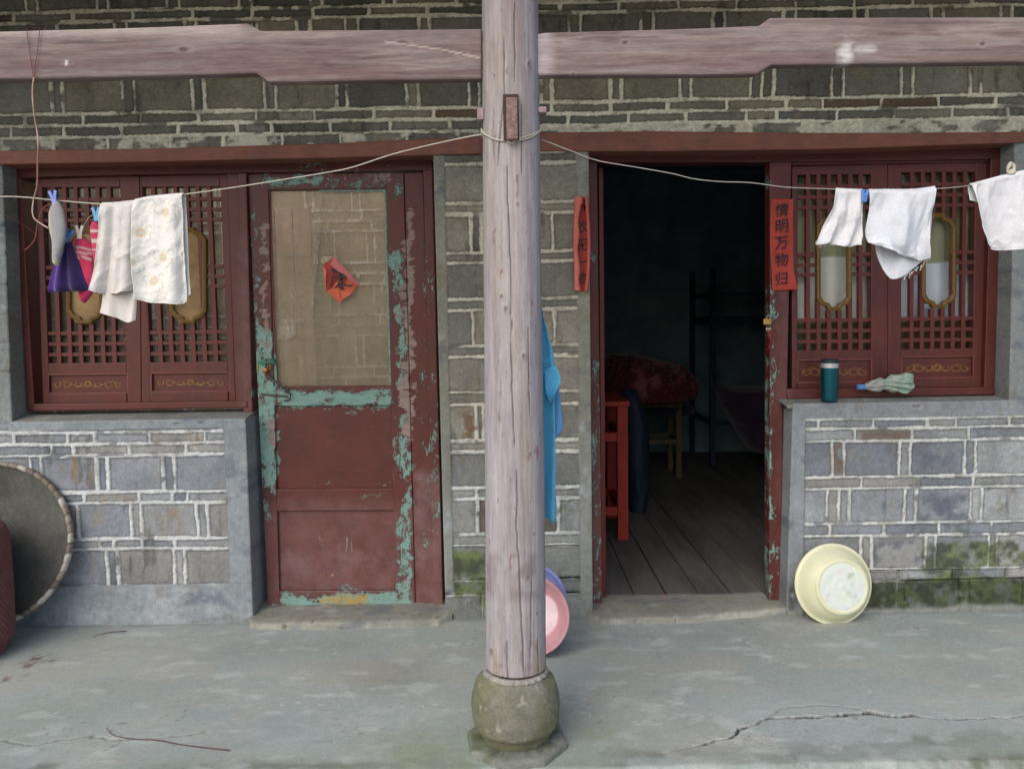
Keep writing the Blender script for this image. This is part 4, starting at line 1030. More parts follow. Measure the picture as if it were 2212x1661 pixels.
# ------------------------------------------------------------ post on its round stone
YP = -1.11
EDG = [(-160, 1038, 1161), (0, 1040, 1163), (500, 1043, 1168), (1000, 1047, 1177), (1300, 1049, 1180), (1480, 1049.5, 1181.5), (1530, 1049.5, 1181.5)]
zs = [W((a+b)/2, y, YP).z for y, a, b in EDG]; cxs = [(W(a, y, YP).x+W(b, y, YP).x)/2 for y, a, b in EDG]; rs = [(W(b, y, YP).x-W(a, y, YP).x)/2*.985 for y, a, b in EDG]
zs, cxs, rs = zs[::-1], cxs[::-1], rs[::-1]
ptop = 2.99; pbot = W(1115, 1462, YP-.09).z
post = empty('wooden_post', (cxs[0], YP, pbot)); tag(post, 'tall weathered round wooden post standing on a mossy stone ball', 'post')
def mk_post():
    nz, na = 760, 220
    Zg, T = np.meshgrid(np.linspace(ptop, pbot, nz), np.linspace(-math.pi, math.pi, na, endpoint=False), indexing='ij')   # T=0 faces the viewer
    cx = np.interp(Zg, zs, cxs); r = np.interp(Zg, zs, rs)
    arc = T*.095
    # cracks: (picture x, picture y)
    H = .0022*(fbm(arc*26, Zg*1.6, 3, 5)-.5) + .0008*(fbm(arc*160, Zg*5, 4, 4)-.5) + .004*(fbm(arc*5, Zg*2.2, 5)-.5)
    c = NC(176, 169, 173)*(.80+.32*fbm(arc*14, Zg*1.3, 6, 5))[..., None]
    c = mix(c, NC(152, 138, 136), ss(.50, .72, fbm(arc*34, Zg*1.8, 7, 5))*.6)
    c = mix(c, NC(186, 174, 164), ss(.50, .7, fbm(arc*9, Zg*1.1, 8, 4))*.4)
    c = mix(c, NC(182, 176, 192), ss(.35, .6, T/1.6+.25*fbm(arc*20, Zg*1.5, 18))*.35)  # bluish light on the right side painted into the wood
    # leftovers of red paint running down, more to the right and at the foot
    red = ss(.66, .72, .55*fbm(arc*110, Zg*9, 9, 5)+.45*fbm(arc*40, Zg*30, 19, 5)+.07*np.exp(-((T-.62)/.22)**2)*ss(2.15, 1.7, Zg)+.03*np.exp(-((T+.5)/.2)**2)-.035)
    zn = (Zg-pbot)
    red = np.maximum(red, ss(.60, .68, .6*fbm(arc*70, Zg*8, 10, 5)+.4*fbm(arc*30, Zg*30, 20, 5))*ss(.30, .02, zn)*.8)
    c = mix(c, NC(138, 88, 86), red*.65)
    grime = ss(.62, .3, np.abs(zn-.33)/.16)*ss(.35, .6, fbm(arc*22, Zg*14, 11, 4))
    c = mix(c, NC(128, 104, 110), grime*.55)
    c = mix(c, NC(172, 150, 120), ss(.16, .02, zn)*ss(.45, .62, fbm(arc*28, Zg*3, 12))*.7)
    speck = ss(.80, .86, fbm(arc*55, Zg*22, 13, 4)); c = mix(c, NC(92, 78, 76), speck*.6)
    top = ss(2.05, 2.3, Zg); c = mix(c, NC(150, 128, 122), top*ss(.4, .6, fbm(arc*18, Zg*2, 14))*.6)
    def crack(pts, wd):
        nonlocal H, c
        q = [(math.asin(max(-.97, min(.97, (W(x, y, YP-.08).x-float(np.interp(W(x, y, YP-.08).z, zs, cxs)))/.095)))*.095, W(x, y, YP-.09).z) for x, y in pts]
        d, t, _ = pl_dist(arc+.0016*(vn(Zg*26, arc*0, 21)-.5)*2, Zg, q)
        w_ = wd*np.clip(np.minimum(t, 1-t)*6, 0, 1)*(.6+.7*vn(Zg*14, arc*0, 22))
        k = ss(w_+.0013, w_-.0006, d)*(w_ > .0001); H = H-.006*k; c = mix(c, NC(74, 60, 58), k*.7)
    crack([(1094, 340), (1096, 420), (1101, 520), (1103, 600), (1106, 720)], .0012)
    crack([(1102, 640), (1104, 760), (1107, 860), (1112, 980)], .0012)
    crack([(1116, 1010), (1117, 1080), (1115, 1130), (1120, 1200), (1125, 1300), (1130, 1400), (1131, 1490)], .0013)
    crack([(1095, 1380), (1096, 1430), (1097, 1490)], .0012); crack([(1160, 1380), (1163, 1490)], .0012)
    crack([(1086, 60), (1088, 200), (1078, 300), (1073, 360)], .0018); crack([(1064, 210), (1062, 290), (1066, 350)], .001)
    crack([(1126, 200), (1130, 320), (1128, 380)], .0012); crack([(1113, 0), (1112, 90), (1114, 180)], .0014); crack([(1142, 700), (1145, 900)], .0007)
    crack([(1060, 1260), (1062, 1380)], .0008); crack([(1148, 1250), (1146, 1420)], .0009)
    # knots
    for kx, ky, kr in ((1092, 668, .010), (1132, 770, .009), (1082, 640, .007), (1064, 1415, .012), (1146, 135, .010), (1118, 440, .006), (1145, 980, .006)):
        p = W(kx, ky, YP-.09); ta = math.asin(max(-.95, min(.95, (p.x-float(np.interp(p.z, zs, cxs)))/.095)))*.095
        d = np.hypot(arc-ta, (Zg-p.z)*.7); k = ss(kr, kr*.3, d+.003*(vn(arc*200, Zg*200, 5)-.5)); c = mix(c, NC(112, 88, 80), k*.7); H = H+.002*ss(kr*1.6, kr*.7, d)-.003*ss(kr*.6, 0, d)
    c = c*.80*np.array([.98, 1.0, .99])
    R = r+H
    P = np.stack([cx+R*np.sin(T), YP-R*np.cos(T), Zg], -1)
    V = P.reshape(-1, 3); F = grid_faces(nz, na, flip=True, wrap=True)
    n0 = len(V); V = np.concatenate([V, [[cxs[-1], YP, ptop], [cxs[0], YP, pbot]]])
    j = np.arange(0, na, 2)
    F = np.concatenate([F, np.stack([np.full(len(j), n0), j, (j+1) % na, (j+2) % na], -1), np.stack([np.full(len(j), n0+1), (nz-1)*na+(j+2) % na, (nz-1)*na+(j+1) % na, (nz-1)*na+j], -1)])
    cc = c.reshape(-1, 3); cc = np.concatenate([cc, cc[:1], cc[-1:]])
    return link('shaft', np_mesh('shaft', V, F, cc), M['post'], post)
mk_post()
tw = simple('dark_tenon_wood', C(128, 104, 98), .9, .45, 70, .8, .003)
mb = MB(); a = W(1093, 210, YP-.12); b = W(1119, 300, YP-.12); mb.box(((a.x+b.x)/2, YP-.075, (a.z+b.z)/2), (b.x-a.x, .085, a.z-b.z), None, .003); mb.build('tenon', tw, post, False)
mb = MB(); a = W(1087, 204, YP-.098); b = W(1122, 303, YP-.098); mb.box(((a.x+b.x)/2-.001, YP-.060, (a.z+b.z)/2), (b.x-a.x, .075, a.z-b.z)); mb.build('mortise_shade', simple('mortise_shadow_wood', C(70, 54, 50), .95, .3), post, False)  # dark block painted as the shaded slot round the tenon
for x0, x1, y0, y1 in ((1031, 1046, 238, 263), (1162, 1180, 235, 248)):
    a = W(x0, y0, YP-.01); b = W(x1, y1, YP-.01); mb = MB(); mb.box(((a.x+b.x)/2, YP-.01, (a.z+b.z)/2), (b.x-a.x, .05, a.z-b.z), None, .003); mb.build('peg', simple('grey_peg_wood', C(150, 132, 134), .9, .25, 60, .5), post, False)
# round stone with its plinth
stone = empty('stone_base', (cxs[0], YP, 0)); tag(stone, 'round mossy stone drum with plinth under the wooden post', 'stone base')
sx = (W(1018, 1555, YP).x+W(1211, 1555, YP).x)/2
def rev(name, prof, cx, n, f, mat, parent, sides=None):
    prof = np.array(prof, float); s = np.concatenate([[0], np.cumsum(np.hypot(*np.diff(prof, axis=0).T))]); t = np.linspace(0, s[-1], 90)
    r = np.interp(t, s, prof[:, 0]); z = np.interp(t, s, prof[:, 1])
    for q in range(3): r[1:-1] = (r[:-2]+2*r[1:-1]+r[2:])/4; z[1:-1] = (z[:-2]+2*z[1:-1]+z[2:])/4
    T = np.linspace(-math.pi, math.pi, n, endpoint=False)
    R, TT = np.meshgrid(r, T, indexing='ij'); Z = np.repeat(z[:, None], n, 1)
    if sides:
        a = (TT+.25) % (2*math.pi/sides)-math.pi/sides; R = R*math.cos(math.pi/sides)/np.cos(a)*1.02
    H, c = f(TT, Z, R); R = np.maximum(R+H, 0)
    P = np.stack([cx+R*np.sin(TT), YP-R*np.cos(TT), Z], -1); V = P.reshape(-1, 3)
    return link(name, np_mesh(name, V, grid_faces(len(r), n, flip=True, wrap=True), c.reshape(-1, 3)), mat, parent)
zt = W(1115, 1478, YP-.1).z
def f_dr(T, Z, R):
    a = T*.14; n = fbm(a*14, Z*14, 3, 5)
    c = NC(122, 120, 108)*(.70+.46*n)[..., None]
    mo = ss(.42, .66, fbm(a*9, Z*9, 4, 5)+.22*ss(.2, 1.5, np.abs(T))+.25*ss(.12, .02, Z)-.06)
    c = mix(c, mix(np.broadcast_to(NC(70, 76, 40), c.shape), np.broadcast_to(NC(112, 116, 66), c.shape), fbm(a*30, Z*30, 6)), mo*.48)
    c = mix(c, NC(168, 166, 154), ss(.70, .78, fbm(a*36, Z*24, 7, 5))*.5)
    c = mix(c, NC(168, 152, 142), ss(.74, .80, fbm(a*30, Z*40, 8, 4))*.4)
    return .004*(n-.5)+.002*(fbm(a*50, Z*50, 9, 4)-.5), c
zb = .024
hgt = zt-zb
rW = (W(1211, 1555, YP).x-W(1018, 1555, YP).x)/2*.985
rev('drum', [(.0, zt+.004), (.094, zt+.004), (.103, zt+.001), (rW*.90, zt-.03), (rW*.985, zt-.075), (rW, zt-.115), (rW*.96, zt-.17), (rW*.84, zt-hgt*.86), (rW*.72, zb-.01)], sx, 200, f_dr, M['stone'], stone)
def f_collar(T, Z, R):
    a = T*.1; n = fbm(a*60, T*0, 12, 4)
    return .012*(n-.5)+.004*(vn(a*150, Z*60, 13)-.5), NC(150, 146, 138)*(.7+.5*fbm(a*60, Z*60, 14))[..., None]
rev('mortar_collar', [(.090, zt+.012), (.099, zt+.012), (.107, zt+.006), (.109, zt+.0), (.104, zt-.003)], cxs[0], 260, f_collar, M['stone'], stone)
def f_pli(T, Z, R):
    a = T*.16; n = fbm(a*14+R*20, Z*14+R*9, 15, 5); c = NC(118, 122, 112)*(.7+.5*n)[..., None]
    c = mix(c, NC(84, 94, 60), ss(.45, .65, fbm(a*16+R*10, Z*16, 16, 4))*.6); c = mix(c, NC(60, 62, 42), ss(.42, .6, fbm(a*30, Z*30, 18, 4))*ss(.05, .0, np.abs(R-rW*.78))*.6)
    return .006*(n-.5), c
rev('plinth', [(.0, zb+.004), (rW*.8, zb+.004), (rW*1.08, zb+.001), (rW*1.15, zb-.006), (rW*1.17, zb-.03), (rW*1.17, -.02)], sx+.001, 240, f_pli, M['stone'], stone, 8)

# ------------------------------------------------------------ long timbers between the posts
def beamcol(seed, base=NC(140, 126, 124)):
    def f(X, Z, px, py):
        c = base*(.80+.36*fbm(X*1.6, Z*34, seed, 5))[..., None]
        c = mix(c, NC(172, 160, 152), ss(.46, .68, fbm(X*3.0, Z*34, seed+1, 5)+.12*ss(120, 70, py))*.5)
        c = mix(c, NC(118, 92, 90), ss(.50, .66, fbm(X*2.6+3, Z*26, seed+2, 5))*.5)
        c = mix(c, NC(96, 72, 70), ss(.66, .72, fbm(X*3, Z*55, seed+3, 5))*.5)
        c = mix(c, NC(108, 76, 70), ss(.56, .62, fbm(X*2, Z*50, seed+9, 4))*.3)
        # rings round a few knots
        return c*.86*(.84+.32*fbm(X*3, Z*150, seed+4, 3))[..., None]
    return f
def bdisp(seed): return lambda X, Z, px, py: .004*(fbm(X*2, Z*30, seed, 5)-.5)+.0015*(fbm(X*8, Z*120, seed+2, 3)-.5)+.003*(fbm(X*1.5, Z*3, seed+5)-.5)
YB = YP-.025
kb = beamcol(5)
def lbeamcol(X, Z, px, py):
    c = kb(X, Z, px, py)
    edge = ss(.45, .6, fbm(X*3, Z*8, 44, 4)); c = mix(c, NC(184, 172, 166), ss(90, 66, py+.006*px)*ss(540, 500, px)*.8)
    for kx, ky, s in ((396, 107, 1), (870, 93, 1), (1000, 118, .8), (145, 135, .6)):
        d = np.hypot((px-kx)/2.2, py-ky); c = mix(c, NC(86, 60, 56), ss(6*s, 3*s, d)*.8); c = mix(c, NC(166, 154, 148), ss(1.5, 0, np.abs(d-9*s)/2)*.3)
    d, t, _ = pl_dist(px, py, [(830, 90), (900, 100), (960, 108), (1036, 126)]); c = mix(c, NC(186, 176, 168), ss(2.6, .8, d)*.8)
    return mix(c, NC(226, 222, 220), ss(5, 2, np.hypot(px-143, (py-136)*.6))*.9)
o = board('wooden_beam', [(-420, 78), (0, 68), (300, 60), (535, 51), (564, 67), (1040, 63)], [(-420, 184), (0, 171), (300, 165), (552, 158), (580, 177), (1040, 170)], YB, .042, M['wood'], None, .0052, None, lbeamcol, bdisp(3), .004)
tag(o, 'weathered reddish grey beam left of the post with a stepped scarf joint', 'beam')
kc = beamcol(25, NC(146, 132, 130))
def rbeamcol(X, Z, px, py):
    c = kc(X, Z, px, py)
    sp = ss(24, 4, np.hypot((px-1828)*1.0, (py-118)*.55)+10*(vn(px*.12, py*.12, 3)-.5)); c = mix(c, NC(212, 208, 208), sp*.8)
    for x, y in ((1860, 107), (1880, 106)): c = mix(c, NC(208, 204, 202), ss(14, 4, np.hypot((px-x)/1.6, py-y))*.55)
    for kx, ky, s in ((1350, 92, 1), (2122, 95, 1.0), (1238, 160, .6)):
        d = np.hypot((px-kx)/1.5, py-ky); c = mix(c, NC(70, 56, 54), ss(4*s, 2*s, d)*.8); c = mix(c, NC(176, 166, 160), ss(1.5, 0, np.abs(d-7*s)/2)*.3)
    return mix(c, NC(196, 184, 190), ss(1210, 1175, px)*.6)
o = board('wooden_beam', [(1160, 74), (1180, 71), (1500, 62), (1640, 56), (1664, 39), (2212, 37), (2600, 33)], [(1160, 163), (1180, 162), (1500, 161), (1637, 159), (1668, 140), (2212, 133), (2600, 130)], YB, .042, M['wood'], None, .0052, None, rbeamcol, bdisp(31), .004)
tag(o, 'weathered pale grey beam right of the post with a stepped scarf joint', 'beam')
# ------------------------------------------------------------ wires and ropes
def smooth_pts(pts, k=6):
    P = [Vector(p) for p in pts]; out = []
    for i in range(len(P)-1):
        a, b, c, d = P[max(i-1, 0)], P[i], P[i+1], P[min(i+2, len(P)-1)]
        for j in range(k):
            t = j/k; out.append(.5*((2*b)+(c-a)*t+(2*a-5*b+4*c-d)*t*t+(3*b-a-3*c+d)*t**3))
    return out+[P[-1]]
YL = -1.145
def wire(name, pts, Y, r, mat, lab=None, cat=None, group=None, parent=None):
    mb = MB(); mb.tube(smooth_pts([W(*p[:2], p[2] if len(p) > 2 else Y) for p in pts]), r, 7)
    o = mb.build(name, mat, parent)
    return tag(o, lab, cat, group)
LINE_L = [(-420, 440), (-150, 428), (0, 425), (60, 427), (130, 434), (230, 441), (300, 434), (400, 420), (500, 406), (620, 387), (700, 374), (760, 362), (850, 333), (940, 311), (1005, 297), (1040, 291, YP-.05)]
wire('clothesline', LINE_L, YL, .0019, M['rope'], 'white wire clothesline running left from the post', 'clothesline')
LINE_R = [(1170, 302, YP+.02), (1230, 325, -1.11), (1290, 347, -1.12), (1370, 361, -1.13), (1450, 375), (1500, 387), (1560, 393), (1620, 395), (1700, 405), (1780, 408), (1862, 411), (1950, 411), (2020, 408), (2100, 400), (2212, 371), (2450, 330)]
wire('clothesline', LINE_R, YL, .0015, simple('grey_wire', C(160, 158, 150), .5), 'thin grey wire clothesline running right from the post', 'clothesline')
def ly(L, x): return float(np.interp(x, [p[0] for p in L], [p[1] for p in L]))
zk = W(1105, 304, YP-.1).z; ze = W(1040, 283, YP).z; rr = float(np.interp(zk, zs, rs)); cc_ = float(np.interp(zk, zs, cxs))
mb = MB()
for q in range(2):
    pts = []
    for k in range(60):
        a = 2*math.pi*k/60; dz = (ze-zk)*(1-max(0, math.cos(a-.0))**1.3)+.004*q*math.sin(3*a)+q*.003
        pts.append((cc_+(rr+.004)*math.sin(a), YP-(rr+.004)*math.cos(a), zk+dz-.0))
    mb.tube(pts, .0019, 6, closed=True)
kp = Vector((cc_, YP-rr-.006, zk))
for k in range(3): mb.tube([kp+Vector((.009*math.cos(a), -.004*math.sin(a*2), .007*math.sin(a)+.002*k)) for a in [2*math.pi*i/10 for i in range(10)]], .002, 6, closed=True)
for dx, dz in ((-.012, -.008), (.006, -.012), (-.004, -.014), (.013, -.006)): mb.tube([kp, kp+Vector((dx*.6, -.006, dz*.5)), kp+Vector((dx, -.004, dz))], .0013, 5)
tag(mb.build('wire_loop', M['rope']), 'pale wire tied in a knot round the wooden post', 'wire')
cord = N('faded_cord'); cord.set(cord.mix(cord.mr(cord.noise(6, 2), .45, .6), C(150, 110, 96), C(196, 172, 160)), .8)
wire('hanging_cord', [(73, 168, YB-.006), (70, 200), (74, 250), (82, 300), (81, 350), (80, 400), (73, 430), (70, 455), (74, 472), (88, 483), (104, 493)], YL-.02, .0022, cord.m, 'pale pink cord hanging from the left beam', 'cord')
wire('hanging_cord', [(112, 440), (96, 448), (86, 466), (80, 490), (76, 515), (66, 530), (54, 541)], YL-.015, .0019, simple('brown_cord', C(124, 66, 50), .8), 'short brown cord dangling beside the grey sock', 'cord')
mb = MB()
for pts in ([(57, 62), (62, 100), (68, 140), (73, 172)], [(86, 62), (82, 100), (77, 140), (73, 172)]): mb.tube([W(*p, YB-.006) for p in pts], .0010, 5)
mb.tube([W(57, 62, YB-.006), W(58, 60, YB+.04), W(86, 60, YB+.04), W(86, 62, YB-.006)], .0010, 5)
tag(mb.build('red_thread', simple('red_thread_mat', C(120, 58, 58), .8)), 'thin red thread looped over the left beam', 'thread')
wire('bent_wire', [(1048, 243), (1038, 262), (1036, 300), (1037, 338), (1030, 350), (1032, 360), (1048, 362)], -.03, .0016, simple('rusty_wire', C(86, 76, 68), .6), 'bent rusty wire hanging on the wall beside the post', 'wire')
wire('red_thread', [(0, 460), (40, 480), (85, 510), (118, 523)], -.6, .0008, simple('crimson_thread', C(104, 36, 38), .8), 'fine crimson thread crossing in front of the left window', 'thread')

# ------------------------------------------------------------ laundry
def cloth(name, cols, lab, cat, Y=YL, fold=None, back=None, gap=.010, colf=None, group=None, res=.003, mat='cloth', fray=0, seed=1, rag=.0):
    """cols: list of columns, each [(x,y) from line to hem]; back: same for the flap behind the line"""
    def samp(cols, nu, nv, sd):
        A = np.array(cols, float)                      # K,M,2
        K, Mn = A.shape[:2]
        v = np.linspace(0, 1, nv); u = np.linspace(0, 1, nu)
        def cat_i(arr, t):                             # catmull-rom on first axis
            n = len(arr); s = t*(n-1); i = np.clip(np.floor(s).astype(int), 0, n-2); f = (s-i)[:, None, None]
            a = arr[np.clip(i-1, 0, n-1)]; b = arr[i]; c = arr[i+1]; d = arr[np.clip(i+2, 0, n-1)]
            return .5*(2*b+(c-a)*f+(2*a-5*b+4*c-d)*f*f+(3*b-a-3*c+d)*f**3)
        B = cat_i(A.transpose(1, 0, 2), v)             # nv,K,2
        return cat_i(B.transpose(1, 0, 2), u).transpose(1, 0, 2)   # nv,nu,2
    w_ = abs(W(*cols[-1][0], Y).x-W(*cols[0][0], Y).x); h_ = abs(W(*cols[0][0], Y).z-W(*cols[0][-1], Y).z)
    nu = int(w_/res)+3; nv = int(h_/res)+3
    Fp = samp(cols, nu, nv, seed); u = np.linspace(0, 1, nu)[None]; v = np.linspace(0, 1, nv)[:, None]
    fd = fold(u, v) if fold else 0*u*v
    def to(P2, Yv):
        out = np.zeros(P2.shape[:2]+(3,))
        A = np.array(fwd); Rr = np.array(RT); Uu = np.array(UP)
        d = A*FPX+Rr*(P2[..., :1]-CX)-Uu*(P2[..., 1:]-CY)
        t = (Y-CAMY)/d[..., 1]
        out[..., 0] = d[..., 0]*t; out[..., 2] = CAMZ+d[..., 2]*t; out[..., 1] = Yv
        return out
    uu, vv2 = np.broadcast_to(u*w_, fd.shape), np.broadcast_to(v*h_, fd.shape)
    nn = fbm(uu*30, vv2*30, seed, 4)+1.4*(1-np.abs(2*fbm(uu*16+vv2*9, vv2*11-uu*5, seed+2, 3)-1))**2-.7+.25*vn(uu*400, vv2*400, seed)
    PF = to(Fp, Y-gap*.5*np.minimum(1, v*h_/.01)-fd*np.minimum(1, v*h_/.05)-.0055*(nn-.5))
    PF[..., 2] += .0012*(vn(u*w_*300, v*0, seed+3)-.5)*v*(3 if rag else 1)
    rows = [PF]; pxy = [Fp]
    if back is not None:
        nb = int(nv*.9); Bp = samp(back, nu, nb, seed+9); vb_ = np.linspace(0, 1, nb)[:, None]
        fb = fold(u+.13, vb_) if fold else 0
        PBk = to(Bp, Y+gap*.5*np.minimum(1, vb_*h_/.01)+.3*fb*np.minimum(1, vb_*h_/.05))
        top = PBk[0].copy(); top = (PF[0]+PBk[0])/2; top[:, 2] += .003; top[:, 1] = Y
        rows = [PBk[::-1], top[None], PF]; pxy = [Bp[::-1], Bp[:1], Fp]
    P = np.concatenate(rows); Q = np.concatenate(pxy)
    hem = np.zeros(P.shape[:2]); hv = (1-v)*h_; hem[-len(v):] = (np.abs(hv-.012) < .0022)*1.0
    col = colf(Q[..., 0], Q[..., 1], P) if colf else np.broadcast_to(NC(214, 212, 208), P.shape)*(.9+.12*fbm(P[..., 0]*40, P[..., 2]*40, seed, 3))[..., None]
    col = mix(col, col*.80, hem*.8); o = cloth_grid(name, P, M[mat], None, col, .0018)
    return tag(o, lab, cat, group)
def folds(L):
    def f(u, v):
        r = 0
        for fr_, ph, am, sk in L: r = r+am*np.sin(2*math.pi*(fr_*u+ph+sk*v))
        return r*(.35+.65*v)
    return f
def whitec(base, seed, warm=.3):
    def f(px, py, P):
        c = base*(.90+.14*fbm(P[..., 0]*30, P[..., 2]*30, seed, 4))[..., None]
        return mix(c, c*np.array([1.0, .93, .82]), ss(.45, .7, fbm(P[..., 0]*9, P[..., 2]*9, seed+1))*warm)
    return f
yl = lambda x: ly(LINE_L, x)
beige = cloth('towel', [[(219, yl(219)), (217, 500), (210, 570), (198, 628)], [(240, yl(240)), (240, 500), (236, 570), (230, 635)], [(266, yl(266)), (266, 500), (264, 570), (262, 633)], [(294, yl(294)), (294, 500), (294, 570), (297, 624)]],
    'beige towel hanging on the left line with a ragged end below its front', 'towel', fold=folds([(1.6, .1, .016, .1), (3.3, .4, .006, .2)]), back=[[(220, yl(220)), (222, 540), (218, 640), (212, 676)], [(250, yl(250)), (248, 540), (244, 640), (246, 686)], [(276, yl(276)), (276, 540), (276, 640), (272, 697)], [(293, yl(293)), (293, 540), (293, 640), (290, 692)]],
    colf=whitec(NC(212, 208, 204), 3, .25), seed=3, gap=.016, rag=1, group=None)
FLW = [(362, 460, 1.0), (306, 503, 1.0), (357, 556, 1.0), (334, 607, 1.0), (290, 568, .8), (337, 437, .35)]
def florc(px, py, P):
    c = whitec(NC(226, 225, 220), 7, .15)(px, py, P)
    for fx, fy, s in FLW:
        dx, dy = px-fx, py-fy; r = np.hypot(dx, dy); a = np.arctan2(dy, dx); pet = 12*s*(.78+.22*np.cos(a*11))
        k = ss(pet+1.2, pet-1.2, r)*ss(3.2, 4.6, r); c = mix(c, NC(206, 172, 92), k*.80*(.6+.4*vn(px*.7, py*.7, 3)))
        c = mix(c, NC(178, 200, 206), ss(4.2, 3.0, r)*.8)
        if s > .5:
            for (ox, oy, rr_, a0, a1) in ((-16, -4, 8, 1.6, 4.4), (15, 10, 8, -1.2, 1.6), (18, -8, 7, -3.0, -.3), (8, 17, 6, -.5, 2.2)):
                ex, ey = dx-ox, dy-oy; re = np.hypot(ex, ey); ae = np.arctan2(ey, ex); inside = ((ae-a0) % (2*math.pi)) < (a1-a0)
                c = mix(c, NC(128, 134, 116), ss(1.9, .6, np.abs(re-rr_+2.2*(vn(px*.3, py*.3, 5)-.5)))*inside*.5*(.4+.8*vn(px*.4, py*.4, 6)))
    return c
cloth('towel', [[(291, yl(291)-2), (290, 500), (290, 580), (296, 647)], [(318, yl(318)-5), (318, 500), (322, 580), (326, 654)], [(350, yl(350)-4), (351, 500), (354, 580), (360, 656)], [(378, yl(378)-3), (382, 500), (388, 580), (392, 658)], [(396, yl(396)-1), (398, 500), (402, 580), (405, 652)]],
    'white towel printed with yellow flowers hanging on the left line', 'towel', Y=YL-.008, fold=folds([(1.3, .3, .012, .15), (2.9, .0, .004, .4)]), back=[[(292, yl(292)-2), (294, 500), (296, 580), (300, 640)], [(330, yl(330)-4), (330, 500), (334, 580), (338, 645)], [(372, yl(372)-3), (376, 500), (384, 580), (388, 645)], [(398, yl(398)-1), (403, 500), (406, 580), (410, 636)]],
    colf=florc, seed=7, gap=.02, res=.0022)
yr = lambda x: ly(LINE_R, x)
cloth('rag', [[(1805, yr(1805)-1), (1796, 450), (1778, 490), (1764, 530)], [(1822, yr(1822)), (1812, 460), (1800, 500), (1790, 527)], [(1845, yr(1845)), (1842, 460), (1836, 500), (1822, 534)], [(1863, yr(1863)), (1862, 460), (1862, 500), (1856, 530)]],
    'small frayed white rag hanging on the right line, smallest of the white cloths', 'rag', fold=folds([(2.5, .2, .012, .5), (5, .1, .004, -.4)]), back=[[(1806, yr(1806)), (1804, 450), (1800, 475), (1800, 490)], [(1822, yr(1822)), (1820, 450), (1818, 475), (1818, 490)], [(1845, yr(1845)), (1844, 450), (1842, 475), (1840, 492)], [(1862, yr(1862)), (1862, 450), (1862, 475), (1860, 492)]],
    colf=whitec(NC(212, 213, 216), 11, .15), seed=11, rag=1)
# lower half of the rag folded up over the front
cloth_big = cloth('cloth', [[(1873, yr(1873)), (1876, 450), (1872, 500), (1873, 524)], [(1910, yr(1910)), (1908, 460), (1912, 520), (1918, 545)], [(1950, yr(1950)), (1948, 470), (1950, 530), (1960, 556)], [(1990, yr(1990)), (1986, 480), (1986, 530), (1990, 562)], [(2020, yr(2020)-4), (2012, 460), (2000, 520), (1994, 560)]],
    'large white cloth with a fringed corner hanging on the right line', 'cloth', Y=YL-.004, fold=folds([(1.2, .55, .022, .45), (2.6, .2, .008, -.5), (5.2, .3, .002, .9)]),
    back=[[(1880, yr(1880)), (1886, 480), (1894, 520), (1899, 542)], [(1908, yr(1908)), (1908, 480), (1911, 550), (1916, 588)], [(1940, yr(1940)), (1938, 480), (1936, 550), (1934, 603)], [(1975, yr(1975)), (1975, 480), (1975, 545), (1968, 588)], [(2020, yr(2020)-3), (2018, 470), (2014, 520), (2008, 556)]],
    colf=whitec(NC(210, 214, 222), 13, .15), seed=13, gap=.028, rag=1)
mb = MB(); R_ = random.Random(4)
for k in range(26):
    t = k/25; x = 1918+92*t; y = 588-4*math.sin(t*6)+(-34*max(0, t-.55)/.45) + (8 if t < .55 else 0)
    y = np.interp(t, [0, .2, .4, .6, .8, 1], [580, 593, 597, 588, 574, 554])
    a = W(x, y-3, YL+.012); b = a+Vector((R_.uniform(-.008, .004), R_.uniform(-.003, .003), -R_.uniform(.006, .020)))
    mb.tube([a, (a+b)/2+Vector((R_.uniform(-.003, .003), 0, 0)), b], [.0009, .0008, .0005], 5)
fringe = mb.build('fringe', simple('white_thread', C(214, 214, 210), .9), cloth_big)
mb = MB()
for k in range(9):
    x = 1764+k*2.5; a = W(x, 520+k*.5, YL-.005); b = a+Vector((R_.uniform(-.006, .002), 0, -R_.uniform(.008, .02))); mb.tube([a, b], [.0009, .0005], 5)
rg = [o for o in bpy.data.objects if o.name == 'rag'][0]; mb.build('fringe', bpy.data.materials['white_thread'], rg)
cloth('towel', [[(2094, yr(2094)-2), (2100, 440), (2112, 500), (2126, 534)], [(2130, yr(2130)-4), (2134, 440), (2144, 500), (2160, 541)], [(2180, yr(2180)-4), (2184, 440), (2190, 500), (2200, 540)], [(2240, yr(2240)-4), (2240, 440), (2244, 500), (2250, 536)], [(2300, yr(2300)-4), (2302, 440), (2304, 500), (2306, 530)]],
    'white towel cut off by the right edge of the picture, tied on the right line', 'towel', fold=folds([(1.5, .15, .020, .25), (3.5, .4, .006, -.3)]), back=[[(2096, yr(2096)), (2096, 410), (2098, 425), (2098, 432)], [(2130, yr(2130)), (2130, 410), (2130, 425), (2130, 440)], [(2180, yr(2180)), (2180, 410), (2180, 425), (2180, 440)], [(2240, yr(2240)), (2240, 410), (2240, 425), (2240, 440)], [(2298, yr(2298)), (2298, 410), (2298, 425), (2298, 436)]],
    colf=whitec(NC(214, 216, 220), 17, .15), seed=17, gap=.024)
# knot of the line standing over the right towel
mb = MB(); q = W(2184, 366, YL-.012)
for k in range(3): mb.tube([q+Vector((.010*math.cos(a), .004*math.sin(2*a), .012*math.sin(a)+.004*k)) for a in [2*math.pi*i/12 for i in range(12)]], .004, 7, closed=True)
mb.tube([q+Vector((0, 0, 0)), q+Vector((.012, -.002, -.012))], .004, 7)
tag(mb.build('cord_knot', M['rope']), 'small white cord knot on top of the towel at the right edge', 'cord')

